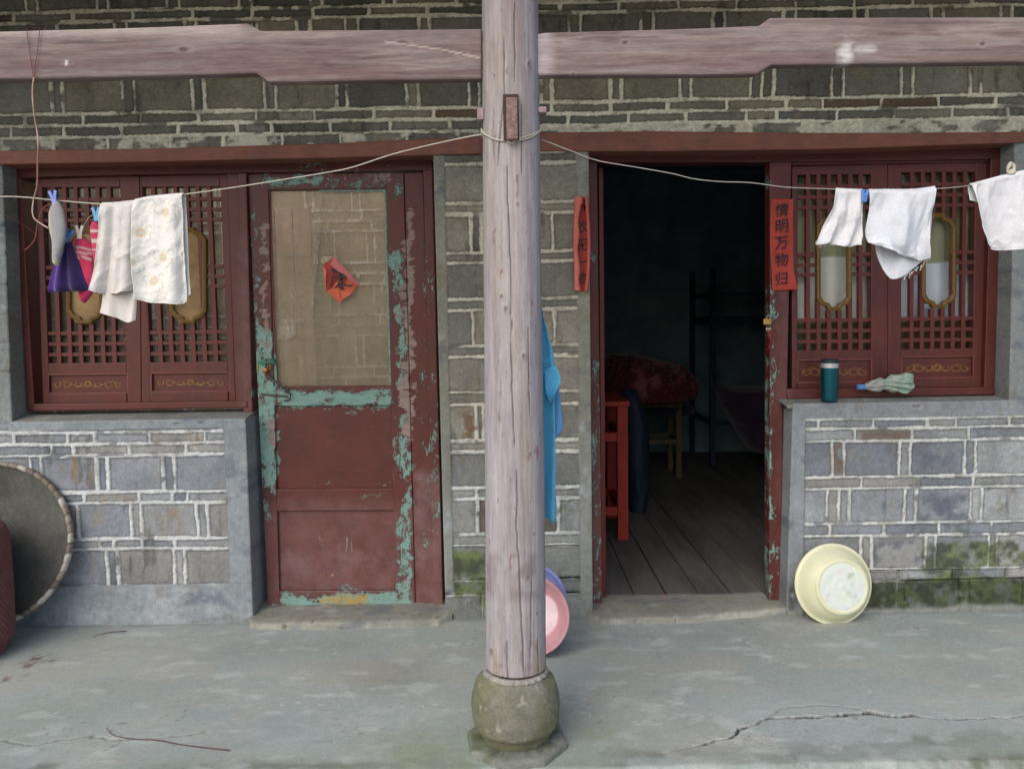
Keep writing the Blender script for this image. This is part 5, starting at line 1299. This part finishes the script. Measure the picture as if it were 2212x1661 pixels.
# socks and small wear
def greyc(px, py, P):
    c = NC(152, 150, 152)*(.85+.25*fbm(P[..., 0]*40, P[..., 2]*40, 5, 4))[..., None]
    return mix(c, NC(196, 190, 160), np.clip(ss(640, 600, py)*ss(112+(py-440)*.06, 108+(py-440)*.06, px)*.7+ss(560, 570, py)*.8*(py < 800), 0, 1))
tag(puffy('sock', [(117, 436), (106, 458), (105, 490), (112, 520), (113, 545), (113, 562), (117, 572)], [(128, 436), (138, 455), (143, 490), (140, 520), (133, 545), (130, 560), (126, 574)], YL-.012, .012, M['cloth'], None, greyc, wob=.006), 'long grey sock pegged at the left end of the line', 'sock')
def purc(px, py, P):
    c = mix(np.broadcast_to(NC(76, 44, 128), px.shape+(3,)), np.broadcast_to(NC(44, 28, 84), px.shape+(3,)), ss(128, 146, px+.06*(py-550))); return c*(.8+.35*fbm(P[..., 0]*30, P[..., 2]*30, 6))[..., None]
tag(puffy('purple_garment', [(142, 522), (136, 545), (118, 575), (108, 605), (103, 631)], [(152, 522), (160, 545), (172, 575), (182, 605), (191, 628)], YL+.03, .016, M['cloth'], None, purc, wob=.014, n=48, fn=lambda s, t: .012*t*math.sin(s*15)), 'small purple garment hanging behind the grey sock', 'garment')
def pinkc(y0, y1, step, seed, shift=0, sl=0):
    def f(px, py, P):
        c = np.broadcast_to(NC(196, 52, 92), px.shape+(3,)).copy()*(.75+.4*fbm(P[..., 0]*30, P[..., 2]*30, seed))[..., None]
        y = py-sl*(px-170); k = ss(.35, .45, np.abs(((y-shift)/step) % 1-.5)*2)*(y > y0)*(y < y1); return mix(c, NC(190, 176, 170), (1-k)*((y > y0) & (y < y1)))
    return f
tag(puffy('pink_sock', [(166, 512), (158, 520), (162, 545), (166, 590), (170, 630), (174, 650)], [(184, 512), (200, 528), (202, 560), (206, 600), (198, 636), (184, 655)], YL+.05, .014, M['cloth'], None, pinkc(530, 562, 10, 8, 0, .15), wob=.01), 'pink child sock with thin pale stripes hanging over the purple garment', 'sock')
tag(puffy('pink_sock', [(198, 480), (194, 492), (198, 520), (200, 545), (206, 580)], [(214, 480), (222, 492), (224, 520), (226, 550), (226, 590)], YL+.02, .012, M['cloth'], None, pinkc(496, 542, 22, 9, 4, 0), wob=.008), 'pink and grey banded sock partly hidden by the beige towel', 'sock')
# pegs
def peg(px, py, Y, colr, ang, lab, op=.28, s=1.0):
    t = empty('clothespin', tuple(W(px, py, Y))); tag(t, lab, 'clothespin')
    p0 = W(px, py, Y); m_ = simple('peg_plastic_%d' % int(px), colr, .4, .08)
    for sg in (-1, 1):
        mb = MB(); a = p0+Vector((0, -.004, -.012*s)); R2 = Matrix.Rotation(ang, 3, 'Y')
        top = p0+R2 @ Vector((sg*.010*s, 0, .022*s)); mid = p0+R2 @ Vector((sg*.0035*s, 0, 0)); bot = p0+R2 @ Vector((sg*.003*s, 0, -.020*s))
        mb.beam(top, mid, .006, .009, .0012); mb.beam(mid, bot, .0055, .009, .0012); mb.build('jaw', m_, t, False)
    mb = MB(); mb.tube([p0+R2 @ Vector((.006*math.cos(a), .0055, .006*math.sin(a))) for a in [2*math.pi*i/12 for i in range(12)]], .0009, 5, closed=True); mb.build('spring', M['steel'], t)
    return t
peg(116, 428, YL-.014, C(120, 142, 214), -.12, 'pale blue clothespin on the grey sock', s=1.0)
peg(147, 510, YL+.022, C(84, 140, 206), .5, 'blue clothespin on the purple garment')
peg(172, 503, YL+.036, C(206, 198, 182), .05, 'cream clothespin on the pink sock')
peg(208, 464, YL+.008, C(98, 160, 206), 0, 'light blue clothespin on the banded sock beside the beige towel')
peg(1868, 424, YL-.014, C(80, 132, 204), .08, 'blue clothespin between the small rag and the large white cloth', s=.9)
wire('peg_string', [(116, 434, YL), (132, 470, YL+.02), (147, 508, YL+.03), (172, 500, YL+.045), (192, 470, YL+.03), (208, 461, YL+.015), (212, 440, YL)], YL, .0008, M['rope'], 'thin string carrying the small pegged socks', 'string')

# ------------------------------------------------------------ blue cloth behind the post
def bluec(px, py, P): return NC(84, 172, 214)*(.90+.16*fbm(P[..., 0]*14, P[..., 2]*14, 3))[..., None]
YC = -.98
bc = cloth('blue_cloth', [[(1120, 640), (1120, 760), (1122, 880), (1124, 1000), (1130, 1105)], [(1150, 640), (1150, 760), (1154, 880), (1158, 1000), (1160, 1110)], [(1168, 660), (1180, 760), (1186, 860), (1187, 980), (1182, 1118)], [(1173, 680), (1192, 770), (1197, 870), (1199, 985), (1196, 1128)], [(1174, 684), (1199, 790), (1193, 880), (1195, 980), (1203, 1106)]],
    'bright blue cloth hanging down behind the wooden post', 'cloth', Y=YC, fold=folds([(1.5, .2, .02, .05)]), colf=bluec, seed=23, res=.006)
fl1 = cloth('folded_edge', [[(1176, 800), (1177, 830), (1180, 850)], [(1190, 792), (1192, 830), (1187, 868)], [(1200, 790), (1210, 822), (1186, 872)]], 'x', 'y', Y=YC-.03, fold=folds([(1, .2, .01, .1)]), colf=bluec, seed=29, res=.005)
fl2 = cloth('folded_edge', [[(1186, 860), (1188, 900), (1190, 958)], [(1200, 840), (1206, 900), (1196, 950)], [(1206, 828), (1216, 920), (1206, 940)]], 'x', 'y', Y=YC+.03, fold=folds([(1, .6, .01, .1)]), colf=lambda a, b, P: NC(92, 150, 200)*(.9+.15*fbm(P[..., 0]*14, P[..., 2]*14, 5))[..., None], seed=31, res=.005)
for f in (fl1, fl2):
    f.parent = bc
    for k in ('label', 'category'): del f[k]
# ------------------------------------------------------------ basins
def basin(name, lab, c, R, dep, axis, mat, matb, rbot=.52, group=None):
    """c rim centre, axis = direction in which the bottom points"""
    t = empty(name, tuple(c)); tag(t, lab, 'basin', group)
    z = Vector(axis).normalized(); M4 = z.to_track_quat('Z', 'Y').to_matrix().to_4x4(); M4.translation = Vector(c)
    rb = R*rbot
    out = [(R*1.02, -.004), (R*1.035, .001), (R*1.03, .006), (R*.985, .007), (R*.955, .012), (R*.93, dep*.20), (R*.87, dep*.45), (R*.76, dep*.72), (R*.66, dep*.88), (rb*1.10, dep*.985), (rb*1.03, dep*1.02), (rb*1.0, dep*1.03), (rb*.97, dep*1.015), (rb*.94, dep*1.0)]
    mb = MB(); prof = [(rb*.9, dep*.975), (rb*1.02, dep*.96), (R*.64, dep*.85), (R*.74, dep*.70), (R*.85, dep*.43), (R*.91, dep*.18), (R*.935, .008), (R*.97, .001), (R*1.0, -.001)] + out
    mb.lathe(prof, 96, M4); mb.build('bowl', mat, t)
    mb = MB(); mb.lathe([(rb*.945, dep*1.0), (rb*.93, dep*1.004), (rb*.60, dep*1.002), (rb*.36, dep*1.003), (rb*.34, dep*1.010), (rb*.32, dep*1.010), (rb*.30, dep*1.003), (rb*.08, dep*1.003), (rb*.07, dep*1.010), (0, dep*1.011)], 96, M4); mb.build('bottom_disc', matb, t)
    mb = MB(); mb.lathe([(rb*.92, dep*.97), (rb*.5, dep*.965), (0, dep*.965)], 64, M4); mb.build('inside_floor', matb, t)
    return t
pw = N('cream_plastic'); pw.set(pw.mix(pw.mr(pw.noise(6, 4), .3, .7), C(216, 210, 172), C(226, 222, 190)), .35, pw.bump(pw.noise(200, 2), .08, .0004), Subsurface_Weight=.15)
ds = N('printed_disc'); vo = ds.node('ShaderNodeTexVoronoi'); vo.inputs['Scale'].default_value = 34; ds.L(ds.tc.outputs['Object'], vo.inputs[0])
hs = ds.node('ShaderNodeHueSaturation'); hs.inputs['Saturation'].default_value = .45; hs.inputs['Value'].default_value = .9; ds.L(vo.outputs['Color'], hs.inputs['Color'])
ds.set(ds.mix(ds.mr(ds.noise(22, 4, .6), .47, .62, 0, .38), C(214, 222, 212), hs.outputs[0]), .4)
gy = G(1797, 1355)
yc = basin('plastic_basin', 'pale yellow plastic basin leaning bottom-out against the mossy low wall', (W(1797, 1272, -.075).x, -.085, .170), .178, .088, (.09, -.97, .17), pw.m, ds.m, .63)
pk2 = N('pink_plastic'); pk2.set(pk2.mix(pk2.mr(pk2.noise(8, 4, .6), .35, .65), C(190, 140, 146), C(202, 156, 160)), .35, Subsurface_Weight=.1)
pd = N('pale_pink_print'); pd.set(pd.mix(pd.mr(pd.noise(14, 5, .6), .42, .6), C(208, 186, 196), C(226, 208, 212)), .4)
pc = W(1154, 1326, -.33)
basin('plastic_basin', 'pink plastic basin leaning with its inside showing behind the stone base', (pc.x-.012, -.41, .165), .158, .10, (.30, .88, -.28), pk2.m, pd.m, .6)
lb = W(1155, 1302, -.24)
basin('plastic_basin', 'lilac blue basin mostly hidden behind the pink basin', (lb.x-.012, -.28, .185), .150, .09, (.30, .88, -.28), simple('lilac_plastic', C(150, 158, 214), .35, .05), simple('lilac_print', C(190, 190, 220), .4, .05))

# ------------------------------------------------------------ bottle and umbrella on the sill
zsl = W(1949, 871).z
tb = empty('thermos_bottle', (W(1791, 867, .012).x, .03, zsl+.010)); tag(tb, 'teal metal thermos bottle with a silver band on the right sill', 'bottle')
bx, bz = W(1791, 867, .03).x, W(1791, 867, .005).z; Ht = W(1791, 776, .03).z-bz; rT = (W(1811, 820, .03).x-W(1774, 820, .03).x)/2
tl = N('teal_metal'); tl.set(C(16, 92, 108), .28, Metallic=.75, Coat_Weight=.3)
def L_(prof, m, nm):
    mb = MB(); mb.lathe(prof, 64, Matrix.Translation((bx, .03, bz))); return mb.build(nm, m, tb)
L_([(0, 0), (rT*.84, 0), (rT*.88, .004), (rT*.90, .02), (rT*.96, Ht*.45), (rT*.99, Ht*.78), (rT*.99, Ht*.795)], tl.m, 'body')
L_([(rT*.99, Ht*.795), (rT*1.02, Ht*.80), (rT*1.02, Ht*.905), (rT*.99, Ht*.91)], simple('silver_band', C(196, 196, 200), .35, .03, Metallic=.5), 'band')
L_([(rT*.99, Ht*.91), (rT*.99, Ht*.985), (rT*.92, Ht), (rT*.5, Ht*1.005), (0, Ht*1.005)], simple('dark_teal_cap', C(18, 46, 58), .35, .05), 'cap')
um = empty('folded_umbrella', tuple(W(1905, 846, .05))); tag(um, 'folded mint and grey umbrella with a blue cap lying on the right sill', 'umbrella')
def umb():
    a = W(1866, 836, .045); b = W(1970, 826, .045); n, k = 90, 72
    t = np.linspace(0, 1, n)[:, None]; th = np.linspace(0, 2*math.pi, k, endpoint=False)[None]
    r = np.interp(t, [0, .06, .2, .34, .42, .55, .72, .88, .97, 1], [.010, .016, .026, .030, .022, .036, .038, .046, .036, .004])
    ruf = 1+.17*np.sin(th*9+4*np.sin(t*5)+t*4)*ss(0, .2, t)+.28*(fbm(np.cos(th)*2.2+t*5, np.sin(th)*2.2+t*5, 5, 4)-.5)*2*ss(.05, .4, t)
    R = r*ruf*1.02
    X = a.x+(b.x-a.x)*t+0*th+.006*np.sin(th*3+t*9)*(t > .9); Z = a.z+(b.z-a.z)*t+R*np.sin(th)*.95+.002; Y = .045+R*np.cos(th)
    P = np.stack([np.broadcast_to(X, R.shape), Y, Z], -1)
    c = mix(np.broadcast_to(NC(150, 152, 148), R.shape+(3,)), np.broadcast_to(NC(148, 178, 156), R.shape+(3,)), ss(.33, .40, np.broadcast_to(t, R.shape)+.05*np.sin(th*5)))
    c = mix(c, NC(196, 198, 190), ss(.5, .62, fbm(np.broadcast_to(th*3, R.shape), np.broadcast_to(t*10, R.shape), 4))*.7); c = c*(.75+.3*(ruf-.7))[..., None]
    return link('canopy', np_mesh('canopy', P.reshape(-1, 3), grid_faces(n, k, wrap=True), c.reshape(-1, 3)), M['cloth'], um)
umb()
mb = MB(); a = W(1851, 836, .045); b = W(1869, 836, .045); d = (b-a).length
mb.lathe([(0, 0), (.010, 0), (.0130, .002), (.0135, .012), (.0135, d), (0, d)], 32, Matrix.Translation(a) @ Matrix.Rotation(math.pi/2, 4, 'Y')); mb.build('cap', simple('blue_cap', C(84, 132, 184), .4, .05), um)

# ------------------------------------------------------------ padlock with a red ribbon
pdk = empty('padlock', tuple(W(1659, 688, FY-.02))); tag(pdk, 'small brass padlock with keys hanging from the frame of the open doorway', 'padlock')
YK = FY-.018
mb = MB(); p = W(1657, 695, YK); mb.box(p, (.036, .014, .028), None, .003); mb.build('body', M['brass'], pdk, False)
mb = MB(); mb.tube([p+Vector((.006+.009*math.cos(a), 0, .014+.016*math.sin(a))) for a in [math.pi*i/10 for i in range(11)]], .0025, 7); mb.build('shackle', M['steel'], pdk)
mb = MB(); q = W(1660, 710, YK); mb.tube([q+Vector((.009*math.cos(a), .002*math.sin(a), .009*math.sin(a))) for a in [2*math.pi*i/16 for i in range(16)]], .0018, 6, closed=True); mb.box(q+Vector((0, -.002, -.006)), (.010, .002, .016)); mb.build('keys', M['steel'], pdk)
def strip(name, pts, wd, Y, mat, parent, twist=0):
    n = len(pts); L, R = [], []
    P = np.zeros((n*6, 4, 3)); sp = smooth_pts([W(x, y, Y) for x, y in pts], 6)
    P = np.zeros((len(sp), 4, 3))
    for i, c in enumerate(sp):
        a = twist*i/len(sp)
        for j in range(4): s = (j/3-.5)*wd; P[i, j] = (c.x+s*math.cos(a), c.y+s*math.sin(a), c.z+s*.3*math.sin(i*.3))
    return cloth_grid(name, P, mat, parent, None, .001)
strip('red_ribbon', [(1661, 712), (1665, 725), (1666, 740), (1660, 752), (1657, 758)], .013, YK-.003, simple('red_ribbon_cloth', C(150, 22, 34), .7), pdk, 1.2)

# ------------------------------------------------------------ writing
def glyph(ch, center, h, Y, name, parent, mat, rz=0, jit=0):
    cu = bpy.data.curves.new('t', 'FONT'); cu.body = ch; cu.size = 1; cu.align_x = 'CENTER'; cu.extrude = 0; cu.resolution_u = 3; cu.offset = .008
    ob = bpy.data.objects.new('t', cu); COL.objects.link(ob); bpy.context.view_layer.update()
    dg = bpy.context.evaluated_depsgraph_get(); me = bpy.data.meshes.new_from_object(ob.evaluated_get(dg)); bpy.data.objects.remove(ob)
    me.name = name; v = [x.co.copy() for x in me.vertices]
    if not v: return None
    x0, x1 = min(a.x for a in v), max(a.x for a in v); y0, y1 = min(a.y for a in v), max(a.y for a in v)
    s = h/max(y1-y0, x1-x0)
    for x in me.vertices:
        a = (x.co.x-(x0+x1)/2)*s; b = (x.co.y-(y0+y1)/2)*s; b += .10*a
        ca, sa = math.cos(rz), math.sin(rz)
        x.co = (center.x+a*ca-b*sa, Y, center.z+a*sa+b*ca)
    me.materials.clear(); me.update()
    return link(name, me, mat, parent, False)
def paperm(name, c1, c2):
    n = N(name); return n.set(n.mix(n.mr(n.noise(7, 4, .6), .35, .65), c1, c2), .7, n.bump(n.noise(9, 5, .7), .6, .004), Subsurface_Weight=0)
red1 = paperm('red_paper', C(164, 54, 44), C(180, 66, 54)); red2 = paperm('faded_paper_back', C(206, 112, 100), C(218, 126, 112))
st = empty('couplet_strip', tuple(W(1690, 530, FY-.01))); tag(st, 'red paper couplet with black characters on the right side of the open doorway', 'couplet')
YS = FY-.012
def sheet():
    Lp = [(1666, 430), (1664, 470), (1663, 530), (1667, 590), (1668, 628)]; Rp = [(1712, 430), (1711, 470), (1713, 530), (1713, 590), (1722, 626)]
    n, k = 70, 18; P = np.zeros((n, k, 3))
    for i in range(n):
        t = i/(n-1)
        lx = np.interp(t*4, range(5), [p[0] for p in Lp]); lyy = np.interp(t*4, range(5), [p[1] for p in Lp]); rx = np.interp(t*4, range(5), [p[0] for p in Rp]); ry = np.interp(t*4, range(5), [p[1] for p in Rp])
        for j in range(k):
            s = j/(k-1); p = W(lx*(1-s)+rx*s, lyy*(1-s)+ry*s, YS); cur = max(0, s-.75)/.25
            P[i, j] = (p.x, YS-.010*cur**2-.004*math.sin(t*9)*s-.002*(1-s), p.z)
    return cloth_grid('paper', P, red1, st, None, .0006)
sheet()
for ch, y, x in zip('情明万物归', (454, 489, 525, 561, 602), (1689, 1689, 1688, 1688, 1688)): glyph(ch, W(x, y, YS-.006), .062, YS-.0085, 'character', st, M['ink'], random.Random(y).uniform(-.05, .05))
st2 = empty('couplet_strip', tuple(W(1256, 530, -.02))); tag(st2, 'curled red paper couplet with characters on the cement edge left of the open doorway', 'couplet')
YT = -.006
def curl():
    n = 60; prof = [(.40, -.030), (.20, -.034), (.02, -.026), (-.02, -.014), (.06, -.003), (.3, 0), (.7, 0), (.94, -.003), (1.0, -.012), (.98, -.024), (.86, -.032), (.72, -.030)]
    P = np.zeros((n, len(prof), 3)); L = [(1242, 428), (1239, 480), (1238, 530), (1240, 590), (1240, 628)]; R = [(1270, 426), (1274, 480), (1276, 530), (1274, 590), (1270, 630)]
    for i in range(n):
        t = i/(n-1)*4; lx, lyy = np.interp(t, range(5), [p[0] for p in L]), np.interp(t, range(5), [p[1] for p in L]); rx, ry = np.interp(t, range(5), [p[0] for p in R]), np.interp(t, range(5), [p[1] for p in R])
        for j, (s, dy) in enumerate(prof):
            if j < 2: s = s-.12*math.sin(t*.8)+.05*math.sin(t*5)+(.12 if t < .3 else 0)
            if j > 9: s = s+.06*math.sin(t*.8)
            p = W(lx*(1-s)+rx*s, lyy*(1-s)+ry*s, YT); P[i, j] = (p.x, YT+dy, p.z)
    return P
PC = curl()
cloth_grid('paper', PC[:, 3:9], red1, st2, None, .0006); cloth_grid('curled_edge', PC[:, :4], red2, st2, None, .0006); cloth_grid('curled_edge', PC[:, 8:], paperm('faded_paper_side', C(190, 88, 84), C(204, 100, 92)), st2, None, .0006)
for ch, y, x in zip('开放无一物', (446, 490, 530, 566, 601), (1257, 1256, 1257, 1257, 1258)): glyph(ch, W(x, y, YT-.002), .058, YT-.0022, 'character', st2, M['ink'])
# red paper with one brushed character on the pane
pp = empty('red_paper', tuple(W(735, 610, DY))); tag(pp, 'torn red paper with one brushed black character stuck on the door pane', 'paper')
def Z3(x, y): return (690.2+x*.0693, 548.6+y*.0693)
def facet(name, pts, ys, mat):
    bm = bmesh.new(); vs = [bm.verts.new(Vector(W(*Z3(*p), DY+.012))+Vector((0, -q, 0))) for p, q in zip(pts, ys)]
    f = bm.faces.new(vs); bmesh.ops.triangulate(bm, faces=[f]); me = bpy.data.meshes.new(name); bm.to_mesh(me); bm.free()
    o = link(name, me, mat, pp, False); s = o.modifiers.new('s', 'SOLIDIFY'); s.thickness = .0008; return o
facet('paper', [(130, 390), (470, 95), (620, 560), (560, 800), (420, 1060), (240, 1170), (200, 900), (250, 540)], [.012, .008, .002, .002, .004, .014, .012, .012], red1)
facet('paper', [(620, 560), (880, 760), (1160, 960), (1130, 1060), (1000, 1260), (680, 1100), (560, 800)], [.002, .004, .006, .012, .012, .003, .002], paperm('red_paper_lit', C(196, 84, 58), C(204, 94, 64)))  # brighter light on the right fold put into an orange tone
facet('paper', [(420, 1060), (560, 800), (680, 1100), (1000, 1260), (740, 1420), (670, 1560), (240, 1170)], [.004, .002, .003, .012, .012, .020, .014], paperm('red_paper_lit_low', C(204, 96, 66), C(212, 106, 74)))  # lower fold catches more light, painted as a paler orange
facet('folded_flap', [(470, 95), (760, 390), (1130, 800), (1410, 1090), (1120, 930), (880, 765), (600, 560), (360, 340)], [.014, .022, .022, .012, .010, .012, .014, .014], paperm('pink_paper_back', C(186, 92, 92), C(206, 124, 122)))
facet('folded_flap', [(130, 395), (250, 545), (225, 900), (232, 1150), (190, 900)], [.015, .020, .021, .018, .015], red2)
facet('glued_scrap', [(40, 200), (110, 90), (300, 75), (450, 95), (300, 210), (130, 320), (70, 290)], [.003]*7, simple('paper_scrap', C(176, 156, 136), .9, .2)); facet('glued_scrap', [(1030, 470), (1150, 520), (1270, 680), (1240, 760), (1180, 740), (1090, 600)], [.003]*6, bpy.data.materials['paper_scrap'])
mb = MB()
def stroke(pts, ws, d=.016):
    L = []; P = [W(*Z3(*p), DY+.012)+Vector((0, -d, 0)) for p in pts]
    for i, p in enumerate(P):
        t = P[min(i+1, len(P)-1)]-P[max(i-1, 0)]; t.normalize(); n_ = Vector((-t.z, 0, t.x)); w_ = ws[i]*.0693/470
        L.append([mb.bm.verts.new(p+n_*w_), mb.bm.verts.new(p-n_*w_)])
    for A, B in zip(L[:-1], L[1:]): mb.bm.faces.new((A[0], A[1], B[1], B[0]))
stroke([(390, 480), (430, 510), (560, 560), (620, 580)], [30, 50, 40, 15]); stroke([(470, 590), (420, 800), (360, 1040)], [16, 20, 26]); stroke([(480, 745), (560, 720), (680, 700)], [22, 30, 20])
stroke([(570, 825), (680, 800), (780, 770), (860, 760)], [24, 26, 22, 8]); stroke([(620, 590), (740, 660), (870, 760)], [20, 40, 12]); stroke([(650, 620), (700, 760), (725, 940), (730, 1110)], [26, 34, 30, 34]); stroke([(730, 1120), (660, 1060), (590, 1000)], [22, 14, 8])
stroke([(550, 860), (620, 900), (680, 950)], [14, 16, 8]); stroke([(700, 900), (600, 980), (495, 1065)], [20, 34, 16]); stroke([(850, 800), (820, 870), (755, 905)], [10, 10, 8]); stroke([(760, 940), (880, 985), (980, 1010), (1065, 945)], [14, 26, 28, 10])
mb.build('brushed_character', M['ink'], pp, False, False)

# ------------------------------------------------------------ winnowing tray and basket on the left
def tray():
    t = empty('winnowing_tray', tuple(G(-30, 1385))); tag(t, 'big round dark winnowing tray with a pale bound rim leaning on the left low wall', 'tray')
    R = .362; cpx = W(-33, 1178, -.13); cen = Vector((cpx.x, -.105, cpx.z)); ax = Vector((.06, -.95, .24)).normalized()
    q = ax.to_track_quat('Z', 'Y').to_matrix(); n, k = 60, 160
    rr_ = np.linspace(0, 1, n)[:, None]; th = np.linspace(0, 2*math.pi, k, endpoint=False)[None]
    z = -.055*(1-rr_**4)+0*th; x = rr_*R*np.cos(th); y = rr_*R*np.sin(th)
    weave = np.sin(x*260)*np.sin(y*260); z = z+.0012*weave
    L = np.stack([x, y, z], -1)@np.array(q).T+np.array(cen)
    c = NC(92, 92, 86)*(.62+.5*fbm(x*9, y*9, 3, 5)+.10*weave)[..., None]; c = mix(c, NC(70, 66, 58), ss(.5, .7, fbm(x*5, y*5, 5))*.5)
    me = np_mesh('woven_disc', L.reshape(-1, 3), grid_faces(n, k, wrap=True), c.reshape(-1, 3)); link('woven_disc', me, M['stone'], t).modifiers.new('s', 'SOLIDIFY').thickness = .006
    k, m_ = 420, 14; th = np.linspace(0, 2*math.pi, k, endpoint=False)[:, None]; ph = np.linspace(0, 2*math.pi, m_, endpoint=False)[None]
    wr = (th*R/.042+.25*ph/(math.pi)) % 1; rad = .0105*(1+.22*np.sin(wr*math.pi))*(1+.25*(vn(th*9, th*0, 3)-.5))
    x = (R+rad*np.cos(ph))*np.cos(th); y = (R+rad*np.cos(ph))*np.sin(th); z = rad*1.5*np.sin(ph)
    L = np.stack([x, y, z], -1)@np.array(q).T+np.array(cen)
    idx = np.floor(th*R/.042+.25*ph/math.pi); tone = _h(idx, idx*0, 7); c = NC(150, 138, 124)*(.55+.75*tone)[..., None]; c = mix(c, NC(60, 54, 48), ss(.12, .02, np.minimum(wr, 1-wr))*.9); c = mix(c, NC(196, 194, 188), (tone > .72)*.6)
    me = np_mesh('bound_rim', L.reshape(-1, 3), np.concatenate([grid_faces(k, m_, wrap=True), np.stack([(k-1)*m_+np.arange(m_), (k-1)*m_+(np.arange(m_)+1) % m_, (np.arange(m_)+1) % m_, np.arange(m_)], -1)]), c.reshape(-1, 3)); link('bound_rim', me, M['stone'], t)
tray()
def basket():
    g = G(-60, 1432); yy = g.y+.06; t = empty('woven_basket', (W(-120, 1300, yy).x, yy, 0)); tag(t, 'reddish brown lidded woven basket at the left edge of the picture', 'basket')
    xr = W(9, 1300, yy).x; R = .24; cx = xr-R; zt = W(0, 1137, yy+.02).z
    prof = [(0, .004), (R*.72, .004), (R*.86, .02), (R*.95, .06), (R*.985, .12), (R, .24), (R*.995, zt-.09), (R*.975, zt-.045), (R*.93, zt-.014), (R*.86, zt), (R*.80, zt+.001), (R*.3, zt+.006), (0, zt+.007)]
    p = np.array(prof); s = np.concatenate([[0], np.cumsum(np.hypot(*np.diff(p, axis=0).T))]); tt = np.linspace(0, s[-1], 300); r = np.interp(tt, s, p[:, 0])[:, None]; z = np.interp(tt, s, p[:, 1])[:, None]; k = 300
    th = np.linspace(0, 2*math.pi, k, endpoint=False)[None]; bump = .0035*np.sin(tt[:, None]*420+th*0)*np.sin(th*60+(np.floor(tt[:, None]*67) % 2)*math.pi)
    rr2 = np.maximum(r+bump*(r > .02), 0); X = cx+rr2*np.sin(th); Y = yy-rr2*np.cos(th); Z = z+0*th
    c = NC(128, 82, 80)*(.68+.4*fbm(th*6+0*r, z*20, 3, 4)+60*bump)[..., None]
    me = np_mesh('woven_body', np.stack([X, Y, Z], -1).reshape(-1, 3), grid_faces(300, k, wrap=True), c.reshape(-1, 3)); link('woven_body', me, M['stone'], t)
    mb = MB(); mb.tube([(cx+R*.80*math.cos(a), yy+R*.80*math.sin(a), .008) for a in [2*math.pi*i/64 for i in range(64)]], .007, 10, closed=True); mb.build('foot_ring', simple('rim_cane', C(132, 88, 86), .8, .3, 60, .6), t)
basket()

# ------------------------------------------------------------ litter
def twig(pts, r, lab, seed):
    R2 = random.Random(seed); P = [G(x, y)+Vector((0, 0, r+.001)) for x, y in pts]; mb = MB(); q = smooth_pts(P, 5)
    mb.tube(q, [r*(.45+.55*i/len(q))*R2.uniform(.9, 1.1) for i in range(len(q))], 6)
    o = mb.build('twig', simple('twig_bark_%d' % seed, C(96, 66, 62), .8, .3), None); tag(o, lab, 'twig')
twig([(230, 1574), (245, 1589), (285, 1597), (340, 1600), (400, 1611), (495, 1622)], .0024, 'long thin reddish twig lying on the concrete at the lower left', 2)
twig([(200, 1377), (215, 1371), (235, 1367), (258, 1365), (273, 1364)], .0022, 'short dark twig lying near the left low wall', 3)
